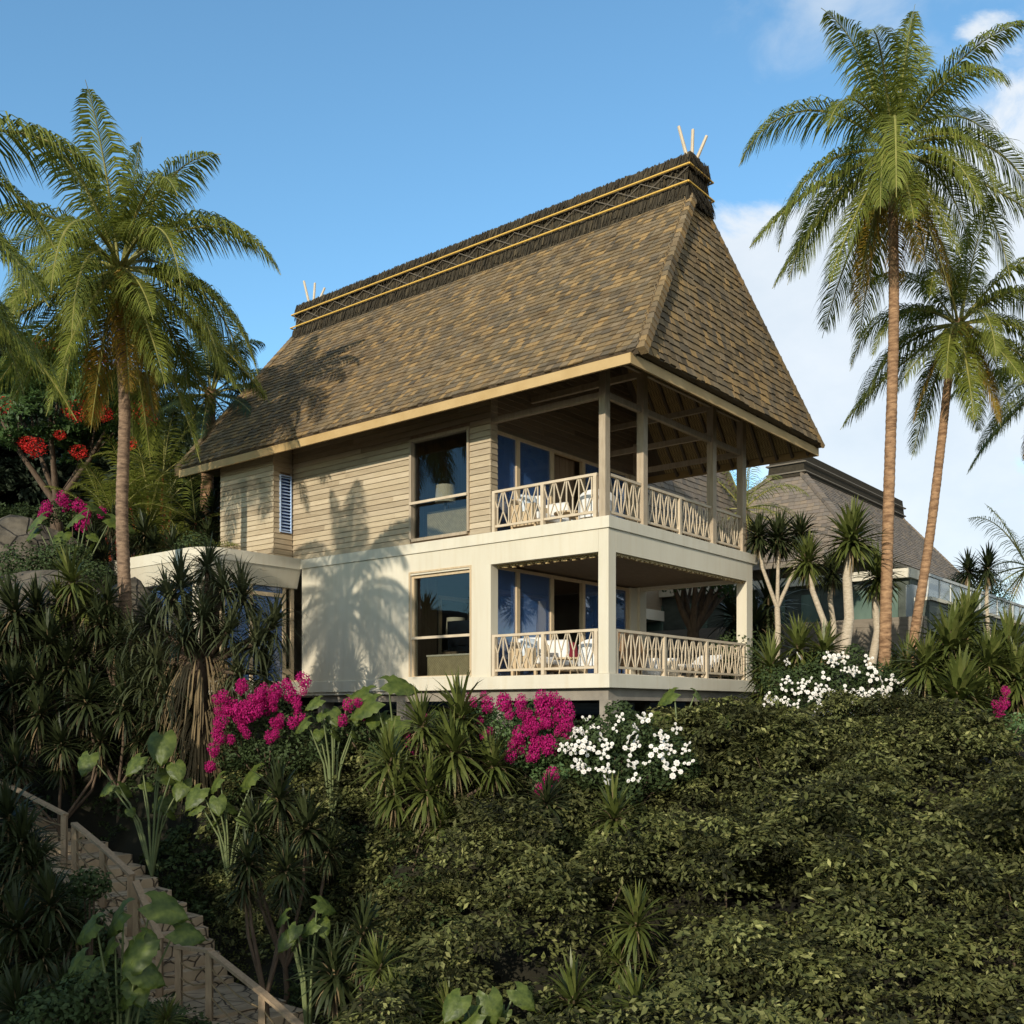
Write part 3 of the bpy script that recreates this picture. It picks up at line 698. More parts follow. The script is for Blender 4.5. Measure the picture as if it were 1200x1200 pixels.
def pillow(x, y, z, m, label, rz=0):
    b_ = MB(); cushion(b_, 0,0,.20,.22,.09,.21, R(-12)); o = b_.build('pillow', m, smooth=True); o.location = HL(x,y,z); o.rotation_euler.z = ROT+rz
    tag(o, label, 'pillow'); return o
def armchair(x, y, z, rz, label, m='fabric_white'):
    t = place('armchair', label, 'armchair', x, y, z, rz)
    plain(lambda q: q.box(-.30,.30,-.30,.30,.22,.42)).build('seat', m, t, bevel=.05)
    b_ = MB()
    P = [(.36*math.cos(a)*1.0, .36*math.sin(a)) for a in np.linspace(R(0),R(180),13)]
    for i in range(12):
        (a,c),(d,e) = P[i],P[i+1]; k = 1.16
        h1 = .62+.16*math.sin(math.pi*i/12); h2 = .62+.16*math.sin(math.pi*(i+1)/12)
        b_.hexa([(a,c,.2),(d,e,.2),(d*k,e*k,.2),(a*k,c*k,.2),(a,c,h1),(d,e,h2),(d*k,e*k,h2),(a*k,c*k,h1)])
    b_.build('backrest', m, t)
    for sx in (-.24,.24):
        for sy in (-.24,.24): plain(lambda q: q.tube([(sx,sy,.22),(sx*1.1,sy*1.1,0)], [.022,.015], 6)).build('leg', 'frame_wood', t)
    return t
sofa(.768, 'white cushioned timber sofa behind the lower balcony railing, left of the corner column')
sofa(3.966, 'white cushioned timber sofa behind the upper balcony railing, left of the corner post')
pillow(-2.52,.62,1.21,'fabric_blue','blue and white striped pillow on the lower balcony sofa', R(75))
pillow(-2.52,.62,4.41,'fabric_blue','blue and white striped pillow on the upper balcony sofa', R(75))
pillow(-2.45,2.1,1.21,'fabric_red','dark red pillow at the far end of the lower balcony sofa', R(80))
armchair(-1.05,1.15,.768,R(-150),'white rounded armchair beside the lower corner column')
armchair(-1.05,1.15,3.966,R(-150),'white rounded armchair beside the upper corner post')
def round_table(x, y, z, r, h, label, m='frame_wood'):
    t = place('side_table', label, 'table', x, y, z)
    plain(lambda q: q.tube([(0,0,h-.035),(0,0,h)], r, 20)).build('table_top', m, t)
    for k in range(3):
        a = k*2.09; plain(lambda q: q.tube([(r*.75*math.cos(a),r*.75*math.sin(a),0),(r*.5*math.cos(a),r*.5*math.sin(a),h-.036)], .018, 6)).build('leg', m, t)
    return t
round_table(-1.7,1.0,.768,.34,.40,'low round timber table in front of the lower balcony sofa')
round_table(-1.7,1.0,3.966,.34,.40,'low round timber table in front of the upper balcony sofa')
# hooded wicker chair by the column
t = place('wicker_chair', 'dark brown round-backed wicker chair right of the lower corner column', 'chair', -.75,1.95,.768, R(200))
b = MB()
for i in range(16):
    a0, a1 = R(180*i/16), R(180*(i+1)/16)
    for j in range(6):
        z0_, z1_ = .18+j*.13, .18+(j+1)*.13; r0 = .40*(1-.10*(j/6)**2*3); r1 = .40*(1-.10*((j+1)/6)**2*3)
        if j >= 3 and (i < j-2 or i > 18-j-1): continue
        b.add([(r0*math.cos(a0),r0*math.sin(a0),z0_),(r0*math.cos(a1),r0*math.sin(a1),z0_),(r1*math.cos(a1),r1*math.sin(a1),z1_),(r1*math.cos(a0),r1*math.sin(a0),z1_)], [[0,1,2,3]])
o = b.build('shell', 'wicker', t); s_ = o.modifiers.new('s','SOLIDIFY'); s_.thickness = .03
plain(lambda q: q.tube([(0,0,.30),(0,0,.42)], .34, 18)).build('seat_cushion', 'fabric_white', t)
for k in range(4):
    a = k*1.57+.8; plain(lambda q: q.tube([(.3*math.cos(a),.3*math.sin(a),0),(.3*math.cos(a),.3*math.sin(a),.30)], .02, 6)).build('leg', 'wicker', t)
STOOL = [(-.6,2.7,'white drum stool nearest the wicker chair','fabric_white',.19,.42),(-.55,3.45,'pale timber drum stool behind the middle of the lower side railing','lamp_shade',.17,.45),(-.9,3.1,'white drum stool standing back between the other two','fabric_white',.17,.38)]
for (x,y,lab,m_,r_,h_) in STOOL:
    t = place('stool', lab, 'stool', x, y, .768)
    plain(lambda q: q.tube([(0,0,0),(0,0,.06),(0,0,h_*.5),(0,0,h_-.07)], [r_*.8,r_,r_*1.05,r_*.95], 18)).build('body', m_, t, smooth=False)
    plain(lambda q: q.tube([(0,0,h_-.069),(0,0,h_)], [r_*.98,r_*.9], 18)).build('seat', 'fabric_white', t)
def lounger(x, y, z, rz, label):
    t = place('sun_lounger', label, 'sun lounger', x, y, z, rz)
    plain(lambda q: (q.box(-.32,.32,-.9,.9,.20,.26),)).build('frame', 'frame_wood', t)
    plain(lambda q: (q.box(-.30,.30,-.88,.30,.262,.34), q.hexa([(-.3,.3,.262),(.3,.3,.262),(.3,.88,.55),(-.3,.88,.55),(-.3,.3,.34),(.3,.3,.34),(.3,.86,.63),(-.3,.86,.63)]))).build('mattress', 'fabric_white', t)
    for sx in (-.28,.28):
        for sy in (-.8,.8): plain(lambda q: q.box(sx-.03,sx+.03,sy-.03,sy+.03,0,.199)).build('leg', 'frame_wood', t)
lounger(-.75,4.9,.768,R(0),'white cushioned lounger at the far end of the lower balcony')
# behind the windows
t = place('cabinet', 'tan rattan-fronted cabinet behind the lower front window', 'cabinet', -4.55,.55,.768)
plain(lambda q: q.box(-.85,.80,-.2,.2,.02,.52)).build('body', 'rattan', t); plain(lambda q: q.box(-.87,.82,-.22,.22,.521,.56)).build('cabinet_top', 'lamp_shade', t)
t = place('television', 'black television standing on the rattan cabinet behind the lower window', 'television', -4.35,.62,1.328)
plain(lambda q: q.box(-.62,.62,-.03,.03,.08,.80)).build('screen', 'screen_black', t); plain(lambda q: (q.box(-.2,.2,-.1,.1,0,.02), q.box(-.03,.03,-.03,.03,.02,.079))).build('stand', 'screen_black', t)
t = place('bed', 'bed with tan rattan headboard behind the upper front window', 'bed', -4.5,1.5,3.966)
plain(lambda q: q.box(-.95,.85,-1.1,-1.02,0,.78)).build('headboard', 'rattan', t); plain(lambda q: q.box(-.9,.8,-1.0,1.0,.05,.35)).build('bed_frame', 'interior_wood', t); plain(lambda q: q.box(-.88,.78,-.98,.98,.352,.62)).build('mattress', 'fabric_blue', t, bevel=.05)
def lamp(x, y, z, label):
    t = place('table_lamp', label, 'lamp', x, y, z)
    plain(lambda q: q.tube([(0,0,0),(0,0,.02),(0,0,.06),(0,0,.42)], [.14,.14,.04,.025], 12)).build('lamp_base', 'dark_frame', t)
    plain(lambda q: q.tube([(0,0,.40),(0,0,.82)], [.26,.23], 20, cap=False)).build('lamp_shade', 'lamp_shade', t)
def pedestal(x, y, z, h, label):
    t = place('bedside_table', label, 'table', x, y, z)
    plain(lambda q: q.box(-.25,.25,-.25,.25,.05,h-.03)).build('body', 'interior_wood', t); plain(lambda q: q.box(-.28,.28,-.28,.28,h-.029,h)).build('table_top', 'dark_frame', t)
pedestal(-5.55,1.15,3.966,.75,'dark bedside table behind the left of the upper window'); lamp(-5.55,1.15,4.717,'cream drum table lamp on the bedside table behind the upper window')
pedestal(-5.75,1.75,.768,.75,'dark side table behind the left of the lower window'); lamp(-5.75,1.75,1.519,'cream drum table lamp behind the left of the lower window')
t = place('mirror', 'tall pale-framed mirror on the dark inner wall behind the lower glass doors', 'mirror', -6.03,2.0,1.0)
plain(lambda q: (q.box(0,.04,-.6,-.5,0,1.9), q.box(0,.04,.5,.6,0,1.9), q.box(0,.04,-.5,.5,1.8,1.9), q.box(0,.04,-.5,.5,0,.1))).build('frame', 'frame_wood', t)
# ------------------------------------------------------------------ neighbouring villas
def hip_villa(loc, eave, top, zb, label, m='shingle_grey', capz=.9, wall='cladding_dark', course=.22, slab=None):
    """eave: (x0,x1,y0,y1,z); top: (x0,x1,y0,y1,z) in villa axes relative to the corner of the main villa"""
    t = thing('neighbour_villa', label, 'house', HL(*loc), ROT); lx, ly, _ = loc
    x0,x1,y0,y1,z = eave; a0,a1,b0,b1,zt = top
    x0-=lx;x1-=lx;a0-=lx;a1-=lx;y0-=ly;y1-=ly;b0-=ly;b1-=ly
    E_ = [Vector(p) for p in ((x0,y0,z),(x1,y0,z),(x1,y1,z),(x0,y1,z))]; T_ = [Vector(p) for p in ((a0,b0,zt),(a1,b0,zt),(a1,b1,zt),(a0,b1,zt))]
    b = MB(); b.hexa(E_+T_); rf = b.build('roof', 'ceiling_wood', t)
    b = MB()
    for i in range(4):
        j = (i+1)%4; shingle_face(b, E_[i], E_[j], T_[j], T_[i], course=course, wmin=course, wmax=course*1.9)
    b.build('shingles', m, rf)
    for i in range(4):
        b = MB(); n_ = 26
        for k in range(n_):
            p = E_[i].lerp(T_[i], k/n_); q = E_[i].lerp(T_[i], (k+1.15)/n_); b.beam(p+Vector((0,0,.02)), q+Vector((0,0,.0)), .34, .16)
        b.build('hip_tiles', m, rf)
    b = MB(); b.hexa([T_[0]+Vector((-.15,-.15,-.1)),T_[1]+Vector((.15,-.15,-.1)),T_[2]+Vector((.15,.15,-.1)),T_[3]+Vector((-.15,.15,-.1)),T_[0]+Vector((-.05,-.05,capz)),T_[1]+Vector((.05,-.05,capz)),T_[2]+Vector((.05,.05,capz)),T_[3]+Vector((-.05,.05,capz))])
    c = b.build('ridge_cap', 'thatch', rf)
    for zz in (.1, capz*.55):
        b = MB(); P = [T_[0]+Vector((-.2,-.2,zz)),T_[1]+Vector((.2,-.2,zz)),T_[2]+Vector((.2,.2,zz)),T_[3]+Vector((-.2,.2,zz))]
        for i in range(4): b.tube([P[i],P[(i+1)%4]], .04, 5)
        b.build('binding_rope', 'lattice', c)
    b = MB(); b.box(x0-.02,x1+.02,y0-.02,y0+.05,z-.3,z-.02); b.box(x1-.05,x1+.02,y0+.05,y1,z-.3,z-.02); b.build('fascia', 'terrace_wood', rf)
    b = MB(); zs = slab or zb
    b.box(x0+1.2,x1-1.2,y0+1.2,y1-1.2,zs+.02,z-.02); b.build('upper_wall', wall, t)
    if slab:
        plain(lambda q: q.box(x0+1.15,x1-1.1,y0+1.1,y1-1.1,slab-.38,slab)).build('slab', 'stucco_edge', t)
        plain(lambda q: q.box(x0+1.6,x1-1.9,y0+1.6,y1-1.6,zb,slab-.4)).build('lower_wall', 'green_stone', t)
        for yy in np.linspace(y0+1.4, y1-1.4, 5): plain(lambda q: q.box(x1-1.4,x1-1.15,yy-.12,yy+.12,zb,slab-.39)).build('column', 'stucco', t)
    return t
# villa straight behind, seen through both balconies
hip_villa((-8,20.8,0), (-20,-7.0,11.0,21.9,6.9), (-18.6,-8.2,15.6,17.4,12.6), 0.0, 'grey-brown shingled villa seen through the balconies, directly behind the cream villa', slab=3.74)
# villa to the right with the long hipped roof
nv = hip_villa((-6,31,0), (-19.0,-5.2,29.6,47.5,7.3), (-11.1,-9.4,31.9,47.0,12.0), 1.5, 'villa with long hipped shingle roof behind the cordyline trees on the right', capz=1.05, slab=4.6)
# lower pool pavilion, retaining wall and glass balustrade
t = thing('pool_pavilion', 'low dark green pavilion with white roof edge below the long hipped roof', 'pavilion', HL(-3,16,0), ROT)
plain(lambda q: q.box(-7,3.9,0,5,1.2,4.25)).build('wall', 'green_stone', t)
plain(lambda q: q.box(-7.2,4.0,-.25,5.2,4.25,4.55)).build('roof', 'stucco_edge', t)
for i, x in enumerate((-5.8,-4.2,-2.6,-1.2,.3,1.8,2.9)):
    plain(lambda q: q.box(x,x+(.9 if i%2 else .65),-.06,-.003,2.3,3.95)).build('window', 'green_pane', t)
t = thing('retaining_wall', 'grey-brown boarded retaining wall behind the pale trunked trees', 'wall', HL(-4,13,0), ROT)
b = MB()
for k in range(11): b.box(-3.5,6.25,.0+.003*(k%2),.3,.0+k*.25,.245+k*.25)
b.build('boards', 'terrace_wood', t)
t = thing('terrace_wall', 'long dark stone terrace wall under the glass balustrade at the right edge', 'wall', HL(2.3,13.02,0), ROT)
plain(lambda q: q.box(-.35,0,.31,16,-1.5,3.22)).build('wall', 'green_stone', t)
plain(lambda q: q.box(-.42,.08,.28,16,3.222,3.32)).build('coping', 'stucco_edge', t)
t = thing('glass_balustrade', 'glass balustrade with white top rail on the dark terrace wall', 'balustrade', HL(2.25,13.3,3.322), ROT)
plain(lambda q: q.box(-.05,.05,0,15.5,.60,.68)).build('top_rail', 'plaster_grey', t)
for k in range(14):
    y = .05+k*1.12
    plain(lambda q: q.box(-.008,.008,y+.03,y+1.08,.02,.598)).build('pane', 'balustrade_glass', t)
    plain(lambda q: q.box(-.03,.03,y-.03,y+.02,0,.599)).build('post', 'plaster_grey', t)
t = thing('planter_wall', 'weathered pale wall standing behind the glass balustrade', 'wall', HL(1.1,15,0), ROT)
b = MB()
for k in range(16):
    y = k*.95; b.box(0+.01*(k%3),.2,y,y+.94,2,3.92+.0*(k%2))
b.build('panels', 'plaster_grey', t)

# ------------------------------------------------------------------ palms
def frond(b, base, az, el, L, droop, b_rach, k=46, wl=.70, curl=1.0, roll=0):
    """one feather leaf: rachis bends down, leaflets hang from both sides"""
    d = np.array([math.cos(az)*math.cos(el), math.sin(az)*math.cos(el), math.sin(el)]); p = np.array(base, float)
    n = 14; pts = [p.copy()]; dirs = []
    for i in range(n):
        t = (i+1)/n
        d = d + np.array([0,0,-1.0])*droop*(.35+1.5*t)/n; d /= np.linalg.norm(d)
        p = p + d*L/n; pts.append(p.copy()); dirs.append(d.copy())
    dirs.append(dirs[-1]); pts = np.array(pts); dirs = np.array(dirs)
    b_rach.tube([tuple(q) for q in pts], [.045*(1-.85*i/n)*L/4 for i in range(n+1)], 5, cap=False)
    side0 = np.array([-math.sin(az), math.cos(az), 0.]) ; 
    t = np.linspace(.13, .995, k); ip = t*n; i0 = np.minimum(ip.astype(int), n-1); fr = (ip-i0)[:,None]
    P = pts[i0]*(1-fr)+pts[i0+1]*fr; D_ = dirs[i0]*(1-fr)+dirs[i0+1]*fr; D_ /= np.linalg.norm(D_, axis=1)[:,None]
    U = np.cross(D_, side0); U = U*np.sign(U[:,2:3]+1e-9)*1.0
    prof = np.sin(np.clip((t-.02)*1.08, 0, 1)*math.pi)**.45 * (1-.35*t)
    for s_ in (-1, 1):
        jit = rng.normal(0,.06,(k,3)); ln_ = L*wl*.42*prof*rng.uniform(.85,1.1,k)
        v = side0*s_*.86 + D_*(.45+.6*t[:,None]) + U*.30 + jit*1.6; v /= np.linalg.norm(v, axis=1)[:,None]
        wd = D_*(.012*L/4.2+.006)
        A = P; g = np.array([0,0,-1.0])
        v2 = v + g*(.35+.5*curl*rng.uniform(.6,1.4,(k,1))); v2 /= np.linalg.norm(v2, axis=1)[:,None]
        v3 = v2 + g*(.8*curl)*rng.uniform(.6,1.3,(k,1)); v3 /= np.linalg.norm(v3, axis=1)[:,None]
        l = ln_[:,None]; B = A+v*l*.35; Cc = B+v2*l*.35; Dd = Cc+v3*l*.35
        V = np.stack([A-wd*.5, A+wd*.5, B+wd, B-wd, Cc+wd*.8, Cc-wd*.8, Dd+wd*.08, Dd-wd*.08], 1).reshape(-1,3)
        F = np.array([[0,1,2,3],[3,2,4,5],[5,4,6,7]]); b.add(V, (F[None]+np.arange(k)[:,None,None]*8).reshape(-1,4))
def trunk_mesh(pts, r0, r1, k=12, ring=.11):
    """bent trunk with leaf scar rings"""
    P = [Vector(p) for p in pts]; out = []; 
    # Catmull-like resample
    L = sum((P[i+1]-P[i]).length for i in range(len(P)-1)); n = int(L/ring*2)
    def ev(t):
        x = t*(len(P)-1); i = min(int(x), len(P)-2); f = x-i
        p0 = P[max(i-1,0)]; p1 = P[i]; p2 = P[i+1]; p3 = P[min(i+2,len(P)-1)]
        return .5*((2*p1)+(p2-p0)*f+(2*p0-5*p1+4*p2-p3)*f*f+(-p0+3*p1-3*p2+p3)*f**3)
    pts2 = [ev(i/n) for i in range(n+1)]
    rad = [(r0*(1-t)+r1*t + (r0*.45*math.exp(-t*14)))*(1.035 if i % 2 else .975)*(1+.02*math.sin(i*.7)) for i, t in ((i, i/n) for i in range(n+1))]
    b = MB(); b.tube(pts2, rad, k); return b
def palm(label, hub, path, r, L, n=26, seed=0, group=None, kinds=('frond','frond_yellow'), up=.35, trunk_m='palm_trunk', nuts=8, low=-65, density=112, extra=(), name='coconut_palm', nyellow=5, droopk=1.0, cat='palm tree'):
    global rng
    rng = np.random.default_rng(seed); rnd = random.Random(seed)
    t = thing(name, label, cat, path[0], 0, group); o0 = Vector(path[0]); hub = Vector(hub)
    tm = trunk_mesh([Vector(p)-o0 for p in path], r, r*.72)
    tm.build('trunk', trunk_m, t, smooth=True)
    h = hub-o0; b = MB(); br = MB(); by = MB(); bry = MB()
    for i in range(n):
        f = i/(n-1); az = i*2.39996 + rnd.uniform(-.25,.25)
        el = R(84 - (84-low)*(f**(1.15-up*.4)) + rnd.uniform(-7,7)); l = L*rnd.uniform(.85,1.08)*(.72+.28*min(1,f*4))
        dr = (.45+1.25*math.sin(math.pi*min(1,f*1.25))**1.3)*droopk*rnd.uniform(.75,1.2) if el > R(-20) else .5
        yel = i >= n-nyellow
        frond(by if yel else b, h+Vector((math.cos(az)*.12,math.sin(az)*.12,-.25*f)), az, el, l*(.85 if yel else 1), dr, bry if yel else br, k=density, curl=1.0+(.6 if yel else 0))
    for (az,el,l,dr) in extra: frond(b, h, R(az), R(el), l, dr, br, k=density)
    c = b.build('crown', kinds[0], t); br.build('frond_ribs', 'rachis', c)
    if by.n: y = by.build('old_fronds', kinds[1], t); bry.build('frond_ribs', 'rachis', y)
    for i in range(nuts):
        a = rnd.uniform(0,6.28); q = MB(); q.ball((h.x+.30*math.cos(a)+.0, h.y+.30*math.sin(a), h.z-.28-rnd.random()*.35), .13*L/4.2, 8, 6, (1,1,1.15)); q.build('coconut', 'coconut', t, smooth=True)
    return t
def gp(px, D, dz=-.15):                            # point on the ground seen in column px at distance D
    x = (px-600)/FOC*D; return Vector((x, D, gz(x, D)+dz))
PG = 'coconut palms around the villa'
D = 23.3
palm('coconut palm in front of the villa entry wing, left of the roof', at(141,308,D), [gp(147,D), at(147,720,D), at(143,600,D), at(146,480,D), at(140,380,D), at(141,308,D)], .155, 4.3, 46, 3, PG, droopk=1.5, kinds=('frond','frond_yellow'), nyellow=3, low=-72, up=.5, trunk_m='palm_trunk_grey')
D = 24.5
palm('tallest coconut palm right of the cream villa with orange coconuts', at(1046,172,D), [gp(1036,D,-.4), at(1037,765,D), at(1041,600,D), at(1047,400,D), at(1047,280,D), at(1046,172,D)], .15, 4.3, 38, 11, PG, droopk=1.5, nyellow=4, low=-74, up=.45)
D = 27.0
palm('leaning coconut palm at the far right, lower than the tallest palm', at(1123,374,D), [gp(1064,D,-.3), at(1068,765,D), at(1088,640,D), at(1103,520,D), at(1112,440,D), at(1123,374,D)], .135, 3.6, 32, 5, PG, droopk=1.45, nyellow=3, low=-72, up=.4)
D = 14.0
palm('coconut palm outside the left edge, only its drooping fronds reach into view', at(-205,215,D), [gp(-225,D), at(-225,600,D), at(-215,400,D), at(-205,215,D)], .17, 3.7, 28, 21, PG, nyellow=2, droopk=1.35, extra=[(8,38,4.2,1.3),(-12,-5,4.2,1.0),(25,-25,4.4,.8)])
D = 30.0
palm('dark feathery palm rising behind the left roof slope', at(247,455,D), [gp(240,D), at(241,640,D), at(243,560,D), at(247,455,D)], .22, 3.1, 24, 8, None, kinds=('frond_dark','frond_dark'), nuts=0, nyellow=3, low=-35, droopk=.9, name='feather_palm')
D = 40.0
palm('small distant palm seen between the upper balcony and the hipped roof', at(872,592,D), [gp(872,D), at(872,592,D)], .16, 3.2, 18, 14, None, nuts=0, nyellow=2, density=30, name='feather_palm', kinds=('frond','frond_yellow'))
D = 38.0
palm('pale palm at the right edge above the glass balustrade', at(1206,660,D), [gp(1206,D), at(1206,660,D)], .15, 3.4, 18, 15, None, nuts=0, nyellow=2, density=32, name='feather_palm')
D = 30.0
palm('palm just outside the right edge beside the leaning palm', at(1232,440,D), [gp(1222,D), at(1228,600,D), at(1232,440,D)], .16, 3.4, 22, 19, PG, nyellow=3)
# red stemmed clumping palms behind the entry wing
def cane_palm(px, py, D, sc_, seed, label):
    rnd = random.Random(seed); base = gp(px, D); t = thing('lipstick_palm', label, 'palm', base, 0, 'red-stemmed palms behind the entry wing')
    h = at(px,py,D)-base; b = MB(); br = MB(); bs = MB()
    for s_ in range(5):
        a = rnd.uniform(0,6.28); q = Vector((h.x+math.cos(a)*.6*sc_, h.y+math.sin(a)*.6*sc_, max(.5,h.z*rnd.uniform(.6,1.0))))
        bs.tube([(q.x*.3,q.y*.3,0),tuple(q)], [.05,.035], 6)
        for i in range(5):
            frond(b, q, rnd.uniform(0,6.28), R(rnd.uniform(25,80)), rnd.uniform(1.4,2.0)*sc_, rnd.uniform(.7,1.2), br, k=34, wl=.8, curl=.4)
    bs.build('stems', 'red_stalk', t); c = b.build('crown', 'frond', t); br.build('frond_ribs', 'rachis', c)
cane_palm(150,600,29,1.15,1,'red-stemmed palm left of the trunk in front of the rock wall')
cane_palm(205,610,28.5,1.1,2,'red-stemmed palm right of the trunk, behind the white roof edge')
cane_palm(182,560,30,1.2,3,'tallest red-stemmed palm between the coconut trunk and the villa eave')

# ------------------------------------------------------------------ strap leaved plants
def strap(b, base, az, el, L, w_, droop, n=5, fold=.25):
    d = np.array([math.cos(az)*math.cos(el), math.sin(az)*math.cos(el), math.sin(el)]); p = np.array(base, float)
    sd = np.array([-math.sin(az), math.cos(az), 0.]); V = []
    for i in range(n+1):
        t = i/n; ww = w_*(.55+.45*math.sin(min(1,t*2.2)*math.pi/2))*(1-t**2.2) + .002
        V += [p-sd*ww, p+sd*ww]; d = d+np.array([0,0,-droop*(.2+1.4*t)/n]); d /= np.linalg.norm(d); p = p+d*L/n
    F = [[2*i,2*i+1,2*i+3,2*i+2] for i in range(n)]; b.add(V, F)
def rosette(b, c, r, n, rnd, w_=.022, droop=1.0, lo=-35, seg=5):
    for i in range(n):
        f = i/n; az = i*2.39996+rnd.uniform(-.2,.2); el = R(85-(85-lo)*f+rnd.uniform(-8,8))
        strap(b, (c[0],c[1],c[2]-.12*r*f), az, el, r*rnd.uniform(.8,1.12), w_*r*2, droop*rnd.uniform(.6,1.3), seg)
def head_mesh(name, m, n=54, w_=.030, droop=1.0, lo=-40, seed=0, seg=5):
    b = MB(); rosette(b, (0,0,0), 1.0, n, random.Random(seed), w_, droop, lo, seg); return b.mesh(name, m)
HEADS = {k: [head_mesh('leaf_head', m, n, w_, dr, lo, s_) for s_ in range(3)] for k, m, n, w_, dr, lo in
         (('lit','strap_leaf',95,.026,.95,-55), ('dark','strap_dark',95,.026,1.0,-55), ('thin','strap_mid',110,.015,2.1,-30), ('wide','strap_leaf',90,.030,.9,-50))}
SKIRT = [head_mesh('dead_skirt', 'dead_leaf', 40, .02, 1.5, -85, 9)]
CG = 'pale-trunked cordyline trees right of the villa'
def cordyline(label, heads, base, kind='lit', tm='pale_trunk', tr=.07, group=None, name='cordyline_tree', cat='tree', skirt=True, fork=.45):
    """heads: list of (point, radius)"""
    base = Vector(base); t = thing(name, label, cat, base, 0, group); b = MB()
    top = sum((Vector(h[0]) for h in heads), Vector())/len(heads)-base
    fk = Vector((top.x*fork*.7, top.y*fork*.7, top.z*fork))
    if len(heads) > 1: b.tube([(0,0,-.3), tuple(fk*.5+Vector((.03,0,0))), tuple(fk)], [tr*1.25, tr*1.05, tr], 8)
    for i, (p, r) in enumerate(heads):
        q = Vector(p)-base
        if len(heads) > 1: mid = fk.lerp(q,.55)+Vector(((q.x-fk.x)*.25,(q.y-fk.y)*.25,0)); b.tube([tuple(fk), tuple(mid), tuple(q)], [tr*.8,tr*.65,tr*.5], 7)
        else: b.tube([(0,0,-.3), tuple(q*.3+Vector((.10,0,0))), tuple(q*.65+Vector((-.03,0,0))), tuple(q)], [tr*1.3,tr*1.05,tr*.95,tr*.75], 8)
        o = link('leaf_head', HEADS[kind][i%3], t, q); o.scale = (r,r,r); o.rotation_euler = (random.uniform(-.25,.25), random.uniform(-.25,.25), random.uniform(0,6.28))
        if group == CG or kind == 'wide':
            o = link('leaf_head', HEADS[kind][(i+1)%3], t, q-Vector((0,0,r*.14))); o.scale = (r*1.05,r*1.05,r*.9); o.rotation_euler = (random.uniform(-.2,.2), random.uniform(-.2,.2), random.uniform(0,6.28))
        if skirt:
            s_ = link('dead_skirt', SKIRT[0], t, q-Vector((0,0,r*.18))); s_.scale = (r*.62,r*.62,r*.8); s_.rotation_euler.z = random.uniform(0,6)
    b.build('trunk', tm, t, smooth=True); return t
CG = 'pale-trunked cordyline trees right of the villa'
D = 25.5
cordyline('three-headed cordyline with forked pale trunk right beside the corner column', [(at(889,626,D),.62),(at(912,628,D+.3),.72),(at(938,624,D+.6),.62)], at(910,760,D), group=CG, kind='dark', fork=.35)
cordyline('cordyline with light green head leaning left of the thick straight one', [(at(946,655,D-1.2),.72)], at(968,762,D-1.2), group=CG)
cordyline('tallest cordyline with thick straight pale trunk and round bright head', [(at(998,628,D-1.5),.92)], at(987,765,D-1.5), tr=.115, group=CG, kind='wide')
cordyline('small cordyline head tucked between the leaning and the thick one', [(at(975,668,D+.4),.62)], at(972,765,D+.4), group=CG, kind='dark')
cordyline('cordyline half hidden behind the tall palm trunk', [(at(1030,672,D),.85)], at(1021,768,D), tr=.09, group=CG)
for (px,py,DD,r,lab) in ((1135,668,34,.75,'distant cordyline head left above the glass balustrade'),(1157,665,34,.85,'distant cordyline head right above the glass balustrade')):
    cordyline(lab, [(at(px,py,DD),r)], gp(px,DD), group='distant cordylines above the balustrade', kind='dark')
# low clumps: one thing per clump
def clump(label, items, D, kind, group=None, name='dracaena', r=None, cat='plant'):
    pts = [(at(px,py,D+dd), rr*1.15) for (px,py,rr,dd) in items]
    pts += [(p+Vector((random.uniform(-.35,.35),random.uniform(-.1,.5),-rr*random.uniform(.55,.9))), rr*random.uniform(.6,.85)) for p, rr in list(pts) if rr > .4]
    cx = sum(p.x for p,_ in pts)/len(pts); cy = sum(p.y for p,_ in pts)/len(pts)
    gzv = min(gz(cx,cy), min(p.z for p,_ in pts)-.15)
    return cordyline(label, pts, (cx,cy,gzv), kind=kind, tm='bark', tr=.045, group=group, name=name, cat=cat, fork=.25)
LB = 'dark dracaenas on the left bank'
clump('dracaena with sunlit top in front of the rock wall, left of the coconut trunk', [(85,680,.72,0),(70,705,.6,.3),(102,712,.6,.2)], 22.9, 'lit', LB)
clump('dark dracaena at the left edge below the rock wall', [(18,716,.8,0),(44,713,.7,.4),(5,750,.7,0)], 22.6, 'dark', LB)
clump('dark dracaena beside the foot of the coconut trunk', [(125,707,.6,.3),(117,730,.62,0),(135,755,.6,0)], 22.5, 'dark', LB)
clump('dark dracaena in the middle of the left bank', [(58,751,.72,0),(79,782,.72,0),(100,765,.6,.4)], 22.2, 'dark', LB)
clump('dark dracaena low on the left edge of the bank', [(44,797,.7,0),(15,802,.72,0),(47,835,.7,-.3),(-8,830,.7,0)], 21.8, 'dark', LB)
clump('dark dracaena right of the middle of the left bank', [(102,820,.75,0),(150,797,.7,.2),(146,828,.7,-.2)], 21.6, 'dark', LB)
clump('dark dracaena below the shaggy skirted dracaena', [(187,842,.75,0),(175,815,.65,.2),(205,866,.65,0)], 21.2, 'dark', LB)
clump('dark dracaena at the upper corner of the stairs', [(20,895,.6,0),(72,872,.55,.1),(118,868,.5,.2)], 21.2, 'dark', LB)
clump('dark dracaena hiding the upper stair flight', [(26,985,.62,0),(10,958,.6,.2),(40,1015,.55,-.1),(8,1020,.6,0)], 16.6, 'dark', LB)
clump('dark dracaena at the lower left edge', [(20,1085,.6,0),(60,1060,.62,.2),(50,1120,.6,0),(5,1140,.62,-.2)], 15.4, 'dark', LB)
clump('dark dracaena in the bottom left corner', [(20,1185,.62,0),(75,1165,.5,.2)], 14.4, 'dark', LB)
CGp = 'dracaenas below the villa'
